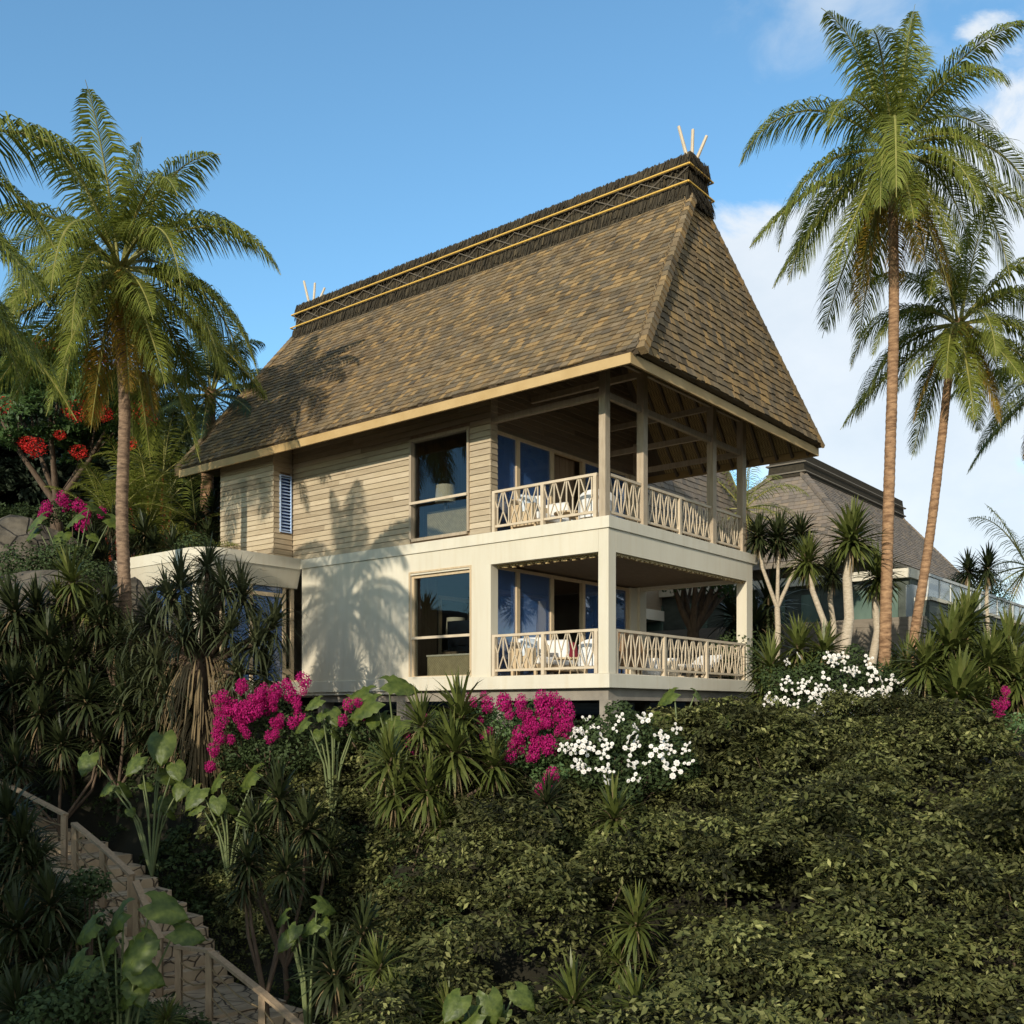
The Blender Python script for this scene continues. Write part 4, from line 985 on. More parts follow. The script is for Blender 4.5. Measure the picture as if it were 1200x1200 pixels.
clump('many-headed sunlit dracaena below the front windows', [(540,838,.72,.5),(495,850,.62,.2),(532,880,.72,0),(457,893,.66,0),(462,928,.62,-.2),(500,925,.66,-.3),(578,896,.6,.1)], 17.6, 'lit', CGp)
clump('dark dracaena under the bougainvillea left of the big sunlit one', [(327,935,.62,0),(360,968,.6,-.2),(300,972,.6,-.2)], 17, 'dark', CGp)
clump('dark dracaena right of the moss patch', [(290,1010,.5,0),(335,1020,.5,.1)], 16, 'dark', CGp)
for i,(px,py,DD,r,k,lab) in enumerate(((720,957,16.5,.62,'lit','dracaena poking out of the thicket under the white roses'),(745,1082,14.3,.55,'lit','dracaena poking out of the thicket, halfway down the middle'),(672,1172,13.3,.55,'lit','dracaena at the bottom edge just right of the middle'),(748,1180,13,.5,'lit','dracaena at the bottom edge, right of the other bottom one'),
        (425,1092,14.6,.5,'dark','dracaena left of the thicket above the bottom trio'),(445,1135,14,.45,'lit','upper dracaena of the bottom left trio'),(468,1182,13.4,.5,'lit','dracaena left of the ear leaves at the bottom edge'),(525,1188,13.2,.4,'lit','dracaena touching the ear leaves at the bottom edge'),
        (392,1140,14.6,.6,'dark','dracaena right of the lower stair flight'),(914,858,20.5,.6,'lit','single dracaena under the large white rose bush'),(640,940,17,.5,'dark','dracaena under the hanging magenta spray'),(880,1100,14,.35,'dark','small dracaena inside the right thicket'),(195,1195,13.6,.3,'lit','spiky dracaena tip beside the lowest railing'))):
    clump(lab, [(px,py,r,0)], DD, k, CGp)
RG = 'sunlit dracaenas on the right bank'
clump('big sunlit dracaena group at the foot of the terrace wall', [(1112,755,.85,0),(1132,730,.8,.6),(1085,778,.7,-.2)], 22, 'wide', RG)
clump('sunlit dracaena at the right edge beside the terrace wall', [(1185,760,.8,.5),(1158,775,.75,0),(1192,792,.75,-.2)], 21.6, 'wide', RG)
clump('sunlit dracaena hanging over the thicket left of the magenta flowers', [(1124,812,.85,0)], 20.6, 'wide', RG)
clump('sunlit dracaena low between palm trunk and terrace wall', [(1062,775,.6,0)], 23, 'lit', RG)
clump('low dracaena left of the cordyline trunks', [(902,780,.7,0),(936,760,.75,.5)], 23, 'lit', RG)
clump('low dracaena at the foot of the cordyline trunks', [(965,762,.65,0)], 23.3, 'lit', RG)
clump('dark dracaena behind the rear column of the lower balcony', [(900,710,1.0,2.0),(885,735,.9,1.5),(862,722,1.0,3.5)], 25.5, 'dark', RG)
BG_ = 'plants on the bank behind the entry wing'
for (px,py,DD,r,lab) in ((170,625,27.5,.6,'spiky plant just right of the coconut trunk above the white roof edge'),(200,640,26.8,.55,'spiky plant touching the white roof edge'),(232,612,28.5,.6,'dark spiky plant against the villa corner'),(250,600,29,.6,'dark spiky plant behind the villa corner'),(110,640,27,.6,'spiky plant above the rock wall left of the coconut trunk'),(130,610,28,.5,'spiky plant under the red tree')):
    clump(lab, [(px,py,r,0),(px+12,py+14,r*.8,-.3)], DD, 'dark', BG_)
# the shaggy many headed one with a skirt of dead leaves
D = 21.3
base = Vector((at(238,905,D).x, D, gz(at(238,905,D).x, D)-.1))
sk = thing('shaggy_dracaena', 'big shaggy dracaena with drooping heads and a brown dead-leaf skirt before the entry wing', 'tree', base)
b = MB(); hub_ = at(236,770,D)-base; b.tube([(0,0,-.3),(hub_.x,hub_.y,hub_.z*.5),tuple(hub_)], [.2,.16,.14], 8)
HD = [(212,688,.0),(243,664,.4),(200,702,-.3),(285,700,.2),(180,728,.1),(318,735,.2),(215,748,-.5),(300,755,-.3),(280,790,-.5),(182,775,-.3),(165,800,.1),(238,722,-.6),(262,690,-.2),(310,790,.1),(268,740,-.6),(196,815,-.4),(160,750,.2)]
for i,(px,py,dd) in enumerate(HD):
    q = at(px,py,D+dd)-base; b.tube([tuple(hub_*.95), tuple(hub_.lerp(q,.5)-Vector((0,0,.1))), tuple(q)], [.07,.055,.045], 6)
    o = link('leaf_head', HEADS['thin'][i%3], sk, q); s_ = random.uniform(.75,.95); o.scale = (s_,s_,s_); o.rotation_euler = (random.uniform(-.3,.3),random.uniform(-.3,.3),random.uniform(0,6))
b.build('trunk', 'bark', sk, smooth=True)
b = MB(); rnd = random.Random(4)
for i in range(520):
    a = rnd.uniform(0,6.28); z0_ = rnd.uniform(.15,1.0)*hub_.z; rr = .18+.38*(z0_/hub_.z); 
    strap(b, (hub_.x+rr*math.cos(a), hub_.y+rr*math.sin(a), z0_), a, R(-50), rnd.uniform(.7,1.3), .016, 2.2, 4)
for (dx,s_) in ((.55,.6),(-.5,.5)):
    for i in range(140):
        a = rnd.uniform(0,6.28); strap(b, (hub_.x+dx+.16*math.cos(a), hub_.y+.16*math.sin(a), hub_.z*rnd.uniform(.75,1.0)), a, R(-50), rnd.uniform(.5,.9), .014, 2.2, 4)
b.build('dead_skirt', 'dead_leaf', sk)

# ------------------------------------------------------------------ elephant ear plants
def ear_mesh(name, seed):
    rnd = random.Random(seed); n = 12; V = []; F = []
    for i in range(n+1):
        t = i/n; y = t*1.0
        wv = .46*(math.sin(min(1,(t+.10)*1.0)*math.pi)**.62)*(1-.25*t)
        for j in range(-4,5):
            s_ = j/4; x = s_*wv; yy = y-.26*abs(s_)**1.5*(1-t)
            z = -.30*t*t + .10*abs(s_)-.14*s_*s_ + .045*math.sin(t*30+abs(s_)*4) * abs(s_)**.7 + rnd.uniform(-.006,.006)
            V.append((x, yy, z))
    for i in range(n):
        for j in range(8): F.append([i*9+j,i*9+j+1,(i+1)*9+j+1,(i+1)*9+j])
    b = MB(); b.add(V, F)
    b.tube([(0,0,.004),(0,.5,-.07),(0,.98,-.29)], [.018,.012,.004], 5, cap=False)
    return b.mesh(name, 'ear_leaf', True)
EARS = [ear_mesh('leaf', i) for i in range(3)]
def ear_plant(label, leaves, D, base_px, group='elephant ear plants'):
    """leaves: (px,py,size,heading deg,tilt deg)"""
    bp = at(base_px[0], base_px[1], D); g = min(gz(bp.x, bp.y)-.05, min(at(l[0],l[1],D).z for l in leaves)-.3); bp.z = max(g, min(bp.z, g+.4)) if bp.z > g else g
    t = thing('elephant_ear_plant', label, 'plant', bp, 0, group)
    rl = random.Random(len(label)); leaves = list(leaves)+[(l[0]+(base_px[0]-l[0])*k_+rl.uniform(-10,10), l[1]+(base_px[1]-l[1])*k_, l[2]*rl.uniform(.55,.8), rl.uniform(60,300), rl.uniform(35,60)) for l in leaves for k_ in (rl.uniform(.25,.6),)]
    for i, (px,py,s_,hd,tl) in enumerate(leaves):
        s_ *= .8
        q = at(px,py,D+random.uniform(-.25,.25))-bp; o = link('leaf', EARS[i%3], t, q); o.scale = (s_,s_,s_); o.rotation_euler = (R(-tl*.85), -R(42)*math.sin(R(hd)), R(hd))
        b = MB(); b.tube([(0,0,0),(q.x*.35,q.y*.35,q.z*.6),tuple(q)], [.028,.02,.012], 6, cap=False); b.build('stalk', 'ear_stalk', t, smooth=True)
    return t
# headings: 180 points towards the camera, 90 left, -90 right; tilt lifts the face to the viewer
ear_plant('elephant ear plant with three big sunlit leaves below the lower front window', [(432,812,.80,100,25),(432,818,.62,60,10),(455,800,.80,-80,5),(440,822,.78,110,35),(500,838,.9,190,50),(470,845,.7,150,45)], 18.6, (465,880))
ear_plant('elephant ear plant against the white wall left of the front window', [(375,820,.45,120,35),(388,832,.5,200,55),(408,818,.42,-100,30),(360,845,.5,100,45),(420,835,.4,180,50)], 19.0, (390,880))
ear_plant('tall elephant ear plant above the dark ground left of centre', [(190,862,.85,185,62),(105,885,.62,170,60),(165,888,.6,150,50),(205,895,.55,200,58),(130,920,.45,120,50),(215,915,.6,170,60),(195,935,.55,200,60)], 20.0, (178,985))
ear_plant('elephant ear plant with long leaves right of the shaggy dracaena', [(258,912,.62,100,55),(300,905,.85,95,45),(322,925,.85,105,60),(255,935,.5,190,60),(235,925,.65,150,55)], 19.4, (268,990))
ear_plant('elephant ear plant hanging over the stair railing', [(178,1058,.72,-95,30),(145,1068,.75,100,55),(170,1105,.72,150,62),(112,1082,.6,110,50),(205,1090,.6,-80,20),(160,1135,.62,-95,45),(100,1120,.5,140,55)], 13.4, (140,1195))
ear_plant('elephant ear plant with two bright small leaves beside the boulders', [(335,1072,.45,85,45),(372,1058,.5,-75,30),(375,1078,.4,200,60),(340,1095,.42,150,55)], 15.2, (362,1120))
ear_plant('elephant ear plant at the bottom edge in the middle', [(540,1168,.5,150,50),(572,1166,.5,195,70),(605,1160,.46,225,50),(560,1188,.42,120,50)], 12.6, (570,1215))
ear_plant('pale elephant ear plant in the thicket under the lower balcony', [(790,812,.55,95,40),(775,840,.6,150,60),(815,812,.5,-80,40),(850,840,.35,180,60)], 19.2, (795,870))
ear_plant('elephant ear plant on the bank left of the coconut trunk', [(50,605,.8,100,35),(95,603,.9,85,25),(105,592,.7,-60,20),(130,608,.9,-85,25),(75,625,.7,170,50),(45,620,.6,120,45)], 26, (85,665))

# ------------------------------------------------------------------ leafy masses
def leaf_template(n, r, leaf, flat=.45, seed=0, dome=True, nj=.35):
    """a clump of small leaves spread over a dome"""
    g = np.random.default_rng(seed)
    a = g.uniform(0,2*math.pi,n); rr = r*np.sqrt(g.uniform(0,1,n)); z = flat*r*(1-(rr/r)**2)+g.normal(0,.06*r,n) if dome else g.normal(0,.5*r,n)
    c = np.stack([rr*np.cos(a), rr*np.sin(a), z],1)
    d = np.stack([np.cos(a)*.8+g.normal(0,.4,n), np.sin(a)*.8+g.normal(0,.4,n), g.normal(-.05,.35,n)],1); d /= np.linalg.norm(d,axis=1)[:,None]
    nrm = np.stack([g.normal(0,nj,n),g.normal(0,nj,n),np.ones(n)],1); s_ = np.cross(d,nrm); s_ /= np.linalg.norm(s_,axis=1)[:,None]
    L = leaf*g.uniform(.7,1.3,n)[:,None]
    V = np.stack([c-d*L*.5, c+s_*L*.24+d*L*.02, c+d*L*.5+np.array([0,0,-.1])*L, c-s_*L*.24+d*L*.02],1).reshape(-1,3)
    F = np.arange(4*n).reshape(-1,4); return V, F
def ball_template(n, r, leaf, seed=0, asp=.5):
    g = np.random.default_rng(seed); p = g.normal(0,1,(n,3)); p /= np.linalg.norm(p,axis=1)[:,None]; c = p*r*g.uniform(.6,1,n)[:,None]
    nrm = p+g.normal(0,.5,(n,3)); nrm /= np.linalg.norm(nrm,axis=1)[:,None]; t_ = np.cross(nrm, g.normal(0,1,(n,3))); t_ /= np.linalg.norm(t_,axis=1)[:,None]; s_ = np.cross(nrm,t_)
    L = leaf*g.uniform(.7,1.3,n)[:,None]
    V = np.stack([c-t_*L*.5, c+s_*L*asp*.5, c+t_*L*.5, c-s_*L*asp*.5],1).reshape(-1,3); return V, np.arange(4*n).reshape(-1,4)
def scatter(b, T, P, S, tilt=.35, g=None):
    g = g or np.random.default_rng(1); V, F = T; n = len(P)
    az = g.uniform(0,6.28,n); tx = g.normal(0,tilt,n); ty = g.normal(0,tilt,n)
    ca, sa = np.cos(az), np.sin(az); o = np.zeros(n); e = np.ones(n)
    Rz = np.stack([ca,-sa,o,sa,ca,o,o,o,e],1).reshape(n,3,3)
    cx, sx = np.cos(tx), np.sin(tx); Rx = np.stack([e,o,o,o,cx,-sx,o,sx,cx],1).reshape(n,3,3)
    cy, sy = np.cos(ty), np.sin(ty); Ry = np.stack([cy,o,sy,o,e,o,-sy,o,cy],1).reshape(n,3,3)
    M_ = Rx @ Ry @ Rz
    W = np.einsum('nij,vj->nvi', M_, V)*S[:,None,None] + P[:,None,:]
    k = len(V); b.add(W.reshape(-1,3), (F[None]+np.arange(n)[:,None,None]*k).reshape(-1, F.shape[1]))
TC = [leaf_template(56,.30,.105,.5,s_) for s_ in range(4)]
TU = [leaf_template(84,.42,.108,.42,s_+10,nj=.55) for s_ in range(4)]
# the thicket covering the slope under the villa: one continuous mass
def path_d(X, Y):
    P = STEPS[:,:2]; d = np.full(X.shape, 99.)
    for i in range(len(P)-1):
        a, c = P[i], P[i+1]; v = c-a; t_ = np.clip(((X-a[0])*v[0]+(Y-a[1])*v[1])/(v@v),0,1); d = np.minimum(d, np.hypot(X-a[0]-t_*v[0], Y-a[1]-t_*v[1]))
    return d
g = np.random.default_rng(5)
n = 8600
X = g.uniform(-8,15,n); Y = g.uniform(9.5,24.5,n)
edge = -3.9+.9*np.sin(Y*.9)+np.clip((19-Y)*.45,0,3.0)-1.5*np.clip((Y-17.5)/2,0,1)             # ragged left boundary of the thicket
hx = (X-C0[0])*EX[0]+(Y-C0[1])*EX[1]; hy = (X-C0[0])*EY[0]+(Y-C0[1])*EY[1]
front = np.where(hx > .3, 4.5+.0*hx, -.5)
keep = (X > edge) & (hy < front) & (path_d(X,Y) > 1.1) & (Y < 24.3)
X, Y, hx = X[keep], Y[keep], hx[keep]; FX, FY = X.copy(), Y.copy()
mg = np.stack(np.meshgrid(np.arange(-8.5,16,1.25), np.arange(9,25.5,1.15)),-1).reshape(-1,2)+g.uniform(-.45,.45,(22*0+len(np.arange(-8.5,16,1.25))*len(np.arange(9,25.5,1.15)),2))
mr_ = g.uniform(.75,1.25,len(mg)); mh = g.uniform(.3,1.65,len(mg)); hgt = np.full(X.shape,.5)
for (mx_,my_),r_,h_ in zip(mg,mr_,mh):
    q = 1-((X-mx_)**2+(Y-my_)**2)/r_**2; hgt = np.maximum(hgt, np.where(q > 0, .5+h_*np.sqrt(np.clip(q,0,1)), 0))
lay = np.where(g.uniform(0,1,len(X)) < .8, g.uniform(.86,1,len(X)), g.uniform(.35,.8,len(X)))
hgt = hgt*lay*np.clip((X+6)/3,.35,1)*np.clip(1-(Y-17)*.10,.42,1)
for (cx_,cy_,cr_) in ((-1.5,17.3,1.9),(-.4,17.2,1.2),(1.7,16.3,.9),(1.75,14.1,.8),(.8,13.2,.7),(1.65,12.8,.7),(-.5,12.6,1.0),(-.3,17.2,1.0),(5.4,20.3,.8),(2.2,17.9,1.2)):
    hgt = hgt*np.clip((np.hypot(X-cx_,Y-cy_)/cr_)**2,.25,1)
Z = Gz(X,Y)+hgt+.02
fy = (FY > 16.5) & (g.uniform(0,1,len(FY)) < .55); fx_, fy_ = FX[fy]+g.uniform(-.4,.4,fy.sum()), FY[fy]+g.uniform(-.4,.4,fy.sum())
X = np.concatenate([X, fx_]); Y = np.concatenate([Y, fy_]); Z = np.concatenate([Z, Gz(fx_,fy_)+.12+g.uniform(0,.3,len(fx_))])
b = MB()
sel = g.integers(0,4,len(X)); tones = []
for k in range(4):
    m_ = sel == k; scatter(b, TU[k], np.stack([X[m_],Y[m_],Z[m_]],1), g.uniform(.55,1.15,m_.sum()), .30, g)
    tones.append(np.repeat(g.uniform(0,1,m_.sum())**1.3, len(TU[k][1])))
o = b.build('shrub_thicket', 'thicket_leaf'); tones = np.concatenate(tones).astype(np.float32)
if len(o.data.polygons) == len(tones): at_ = o.data.attributes.new('tone', 'FLOAT', 'FACE'); at_.data.foreach_set('value', tones)
tag(o, kind='stuff')
b = MB(); rnd = random.Random(2)
for i in range(60):
    x = rnd.uniform(-4,13); y = rnd.uniform(11,23); z = gz(x,y)
    if x < -3+max(0,(19-y)*.3): continue
    a = rnd.uniform(0,6.28); b.tube([(x,y,z),(x+.12*math.cos(a),y+.12*math.sin(a),z+.55),(x+.35*math.cos(a),y+.35*math.sin(a),z+1.0)], [.022,.016,.006], 5, cap=False)
tag(b.build('thicket_twigs', 'bark'), kind='stuff')
# low dark ground cover on the left bank, around the stairs and behind the entry wing
n = 9500; X = g.uniform(-17,-1,n); Y = g.uniform(11,31,n); hx = (X-C0[0])*EX[0]+(Y-C0[1])*EX[1]; hy = (X-C0[0])*EY[0]+(Y-C0[1])*EY[1]
pd = path_d(X,Y)
px_ = 600+FOC*X/Y
moss = (((X+4.7)/1.3)**2+((Y-18.4)/1.2)**2 < 1) 
keep = (pd > .9) & ~((hy > -3.3) & (hx > -18) & (hy < 12)) & ~moss & (X > -.52*Y-1) & (X < -.25+np.clip(16-Y,-3,0))
keep |= (pd > 1.0) & (X < -.52*0-5.2) & (Y < 16.5) & (X < -.33*Y) 
X, Y = X[keep], Y[keep]; Z = Gz(X,Y)+g.uniform(.0,.45,len(X))
b = MB(); sel = g.integers(0,4,len(X))
for k in range(4):
    m_ = sel == k; scatter(b, TC[k], np.stack([X[m_],Y[m_],Z[m_]],1), g.uniform(.5,1.2,m_.sum()), .5, g)
tag(b.build('undergrowth', 'bush_leaf'), kind='stuff')
b = MB(); V, F = ball_template(2600,1,.10,3); X = g.uniform(-8,-2.2,5200); Y = g.uniform(14.5,21,5200); k_ = (path_d(X,Y) > .85)
X, Y = X[k_], Y[k_]; T = leaf_template(16,.16,.05,.2,2); scatter(b, T, np.stack([X,Y,Gz(X,Y)+.01],1), g.uniform(.6,1.3,len(X)), .3, g)
tag(b.build('moss', 'moss'), kind='stuff')

def bush(label, pts, D, leafm, flower, group=None, name='bush', nleaf=900, leaf=.075, cat='bush', blooms=(), plumes=()):
    """pts: (px,py,rad,dd) foliage balls"""
    P0 = [(at(px,py,D+dd), r) for (px,py,r,dd) in pts]
    cx = sum(p.x for p,_ in P0)/len(P0); cy = sum(p.y for p,_ in P0)/len(P0); base = Vector((cx,cy,min(gz(cx,cy), min(p.z for p,_ in P0)-.3)-.05))
    t = thing(name, label, cat, base, 0, group)
    b = MB(); bs = MB(); gg = np.random.default_rng(len(label))
    for i, (p, r) in enumerate(P0):
        q = p-base; V, F = ball_template(int(nleaf*r*r*2.2)+60, r, leaf, i, .6); b.add(V*np.array([1,1,.85])+np.array(q), F)
        bs.tube([(0,0,0),(q.x*.4,q.y*.4,q.z*.5),tuple(q)], [.03,.022,.01], 5, cap=False)
    b.build('foliage', leafm, t); bs.build('stems', 'bark', t)
    return t, base
def rose_mesh(seed):
    b = MB(); g_ = np.random.default_rng(seed); n_b = (3,5,4)[seed]
    B0 = b; b = MB()
    for k, (rr, zz, nn) in enumerate(((.34,.62,5),(.62,.45,6),(.95,.18,7))):
        for i in range(nn):
            a = i*2*math.pi/nn + k*.5; w_ = .62*rr+.22
            c = np.array([math.cos(a)*rr*.5, math.sin(a)*rr*.5, 0]); o = np.array([math.cos(a), math.sin(a), 0]); s_ = np.array([-math.sin(a), math.cos(a), 0])
            p0 = c*.4; p1 = c+s_*w_*.6+o*rr*.3+np.array([0,0,zz*.7]); p2 = c+o*rr*.7+np.array([0,0,zz]); p3 = c-s_*w_*.6+o*rr*.3+np.array([0,0,zz*.7])
            b.add([p0,p1,p2,p3], [[0,1,2,3]])
    b.ball((0,0,.35), .3, 6, 4)
    V = np.concatenate(b.v); out = B0; cs = [(0,0,0),(2.1,.7,-.5),(-1.4,1.9,-.7),(-1.9,-1.3,-.4),(.9,-2.2,-.6)][:n_b]
    for c_ in cs:
        s_ = g_.uniform(.7,1.0); n0 = out.n
        for f_ in b.f: pass
        base_n = out.n; out.v.append(V*s_+np.array(c_)); out.f += [f_+base_n for f_ in b.f]; out.n += len(V)
        if c_[0]: out.tube([(0,0,0),c_], .12, 4)
    return out.mesh('flower', 'rose_white')
ROSES = [rose_mesh(i) for i in range(3)]
def rose_bush(label, cx, cy, D, rx, ry, n, seed, pts):
    t, base = bush(label, pts, D, 'bush_leaf', None, 'white rose bushes', 'rose_bush', 1500, .085)
    rnd = random.Random(seed); k = 0
    while k < n:
        px = cx+rnd.uniform(-1,1)*rx; py = cy+rnd.uniform(-1,1)*ry
        e = ((px-cx)/rx)**2+((py-cy)/ry)**2
        if e > 1 or rnd.random() < .15*e: continue
        q = at(px,py,D-.98+.5*e+rnd.uniform(-.2,.2)+ (cy-py)*.012)-base; 
        for j in range(1):
            o = link('flower', ROSES[rnd.randrange(3)], t, q+Vector((rnd.uniform(-.10,.10),rnd.uniform(-.08,.08),rnd.uniform(-.07,.07))) if j else q); s_ = rnd.uniform(.030,.052); o.scale = (s_,s_,s_)
            o.rotation_euler = (R(rnd.uniform(45,90)), R(rnd.uniform(-60,60)), R(rnd.uniform(-50,50)))
            k += 1
rose_bush('large white rose bush at the foot of the cordyline trees', 978,812,22.6,86,50,80,31,[(910,800,.5,0),(945,800,.6,.1),(985,800,.65,.2),(1025,800,.55,.2),(1050,800,.4,.2),(920,835,.5,-.3),(960,840,.6,-.3),(1005,832,.55,-.2),(965,778,.4,.5),(950,860,.4,-.5),(1000,770,.35,.6)])
rose_bush('smaller white rose bush below the villa corner stilt', 738,878,18.2,80,46,56,22,[(665,878,.42,0),(700,865,.5,0),(740,860,.5,.1),(778,880,.5,0),(720,900,.5,-.3),(765,905,.45,-.3),(800,900,.35,-.2),(735,925,.35,-.4),(690,905,.4,-.3),(725,835,.3,.4)])
# bougainvilleas with magenta plumes
def plume_mesh(seed):
    V, F = ball_template(300, 1.1, .24, seed, .9); b = MB(); b.add(V, F); return b.mesh('flower_plume', 'magenta')
PL = [plume_mesh(i) for i in range(3)]
def bougainvillea(label, D, fol, plumes, leafm='bright_leaf'):
    t, base = bush(label, fol, D, leafm, None, 'magenta bougainvilleas', 'bougainvillea', 1100, .085)
    for i, (px,py,r,dd) in enumerate(plumes):
        o = link('flower_plume', PL[i%3], t, at(px,py,D+dd)-base); o.scale = (r*.85,r*.85,r*1.1); o.rotation_euler = (random.uniform(-.4,.4),random.uniform(-.4,.4),random.uniform(0,6))
rnd = random.Random(12)
def strand(P, r0=.17, step=6):
    out = []
    for (a, c) in zip(P[:-1], P[1:]):
        L = math.hypot(c[0]-a[0], c[1]-a[1]); k = max(1, int(L/step))
        for i in range(k): out.append((a[0]+(c[0]-a[0])*i/k+rnd.uniform(-9,9), a[1]+(c[1]-a[1])*i/k+rnd.uniform(-7,7), r0*rnd.uniform(.5,1.0), rnd.uniform(-.15,.1)-.35))
    return out
bougainvillea('magenta bougainvillea left of the white wall, partly shaded', 20.3, [(290,840,.6,.3),(320,835,.6,.3),(345,850,.5,.2),(275,880,.5,0),(310,880,.5,0),(345,885,.45,0)],
    strand([(262,815),(262,860),(268,880)]) + strand([(285,805),(290,850),(300,865)]) + strand([(310,802),(322,840),(318,870)]) + strand([(335,800),(345,830),(340,850)]) + strand([(358,800),(352,815)]) + strand([(300,815),(330,815)],.2) + strand([(255,880),(250,905)],.14)+strand([(275,830),(310,835)],.2), 'bush_leaf')
bougainvillea('bright magenta bougainvillea spray below the lower balcony', 18.5, [(600,850,.55,.3),(640,845,.6,.3),(575,860,.45,.2),(620,880,.5,0),(655,880,.45,0),(640,915,.4,-.1),(560,840,.4,.3),(600,890,.4,0)],
    strand([(560,822),(572,835)],.15)+strand([(592,818),(612,826)],.17)+strand([(598,838),(622,845),(628,862),(625,880)],.16)+strand([(628,818),(636,840),(634,870),(628,885)],.18)+strand([(645,820),(650,840)],.17)+strand([(668,822),(658,842),(655,862),(645,880)],.17)+strand([(612,862),(600,885),(596,880)],.16)+strand([(560,850),(575,862)],.13)+strand([(618,885),(612,892)],.12))
bougainvillea('loose magenta bougainvillea spray hanging low under the roses', 17.6, [(640,925,.25,.1),(655,905,.2,.1)], strand([(640,908),(645,922),(632,938)],.13))
bougainvillea('magenta bougainvillea between the ear leaves under the front window', 18.9, [(400,850,.4,.3),(430,855,.4,.3),(470,860,.4,.2),(510,865,.35,.2)], strand([(410,820),(432,842)],.13)+strand([(408,848),(418,852)],.12)+strand([(470,862),(500,872),(478,880)],.13)+strand([(490,850),(515,860)],.12)+strand([(552,822),(565,820)],.12), 'bush_leaf')
bougainvillea('small magenta bougainvillea with pale leaves at the right edge', 20.8, [(1170,855,.42,-.1),(1192,850,.35,0),(1165,840,.3,.2),(1180,875,.25,-.2)], strand([(1158,825),(1168,838),(1158,848)],.16)+strand([(1150,858),(1154,872)],.14)+strand([(1180,812),(1172,822)],.13))
bougainvillea('distant magenta bougainvillea on the bank left of the coconut trunk', 28.5, [(60,600,.4,0),(85,600,.5,0),(110,605,.4,0)], strand([(48,598),(60,594)],.2)+strand([(78,590),(100,602),(118,600)],.2)+strand([(90,612),(110,620)],.2), 'bush_leaf')

# ------------------------------------------------------------------ broadleaf trees
def tree(label, base, crown, name='broadleaf_tree', leafm='tree_leaf', nl=260, r=.55, leaf=.2, limbs=7, tr=.2, seed=0, group=None, flowers=0, cat='tree', density=1.0, forkz=.42, barkm='bark', explicit=None):
    """crown: (centre Vector, rx, ry, rz)"""
    rnd = random.Random(seed); base = Vector(base); t = thing(name, label, cat, base, 0, group); c = crown[0]-base; rx,ry,rz = crown[1:]
    b = MB(); fk = Vector((c.x*.35, c.y*.35, c.z*forkz)); b.tube([(0,0,-.4),tuple(fk*.5+Vector((.06,0,0))),tuple(fk)], [tr*1.3,tr,tr*.85], 9)
    tips = []
    for i in range(limbs):
        a = i*2.4+rnd.uniform(-.3,.3); e = rnd.uniform(.4,.85)
        tip = c+Vector((math.cos(a)*rx*e, math.sin(a)*ry*e, rz*rnd.uniform(-.3,.6))); mid = fk.lerp(tip,.5)+Vector((0,0,-.1*rz)); b.tube([tuple(fk),tuple(mid),tuple(tip)], [tr*.55,tr*.35,tr*.1], 6, cap=False); tips.append(tip)
        for j in range(3):
            tp = tip+Vector((rnd.uniform(-1,1)*rx*.35, rnd.uniform(-1,1)*ry*.35, rnd.uniform(-.3,.5)*rz*.5)); b.tube([tuple(mid),tuple(mid.lerp(tp,.5)),tuple(tp)], [tr*.22,tr*.15,tr*.05], 5, cap=False); tips.append(tp)
    b.build('trunk', barkm, t, smooth=True)
    b = MB(); gg = np.random.default_rng(seed+50); tm = [leaf_template(nl, r, leaf, .4, s_) for s_ in range(3)]
    m_ = int(34*density*rx*ry/4); P = []
    for i in range(m_):
        v = gg.normal(0,1,3); v /= np.linalg.norm(v); q = gg.uniform(.45,1)
        P.append(np.array(c)+v*np.array([rx,ry,rz])*q)
    P += [np.array(tp) for tp in tips]; P = np.array(P); sel = gg.integers(0,3,len(P))
    for k in range(3): 
        mm = sel == k
        if mm.any(): scatter(b, tm[k], P[mm], gg.uniform(.6,1.2,mm.sum()), .45, gg)
    cr = b.build('crown', leafm, t)
    return t, c
# red flowering tree on the left bank
D = 30
t, c = tree('red-flowering tree with forked trunk on the left bank behind the rock wall', gp(62,D), (at(75,475,D),2.9,2.6,1.9), 'flame_tree', nl=230, leaf=.15, limbs=5, tr=.19, seed=3, forkz=.34, density=1.9)
bs_ = gp(62,D); V, F = ball_template(260,1,.22,3,.4); bb = MB(); bb.add(V,F); RF = bb.mesh('flower_cluster', 'red_flower')
for (px,py,r) in ((112,428,.33),(90,482,.34),(122,486,.22),(110,478,.28),(40,525,.3),(32,520,.22),(92,530,.22),(3,475,.26),(68,405,.18),(45,402,.2),(155,480,.26),(172,492,.28),(170,480,.2),(70,510,.15),(130,420,.25),(150,520,.22)):
    o = link('flower_cluster', RF, t, at(px,py,D-1.9)-Vector(bs_)); r *= 1.25; o.scale = (r,r,r*.8)
HG = 'dark trees on the left hillside'
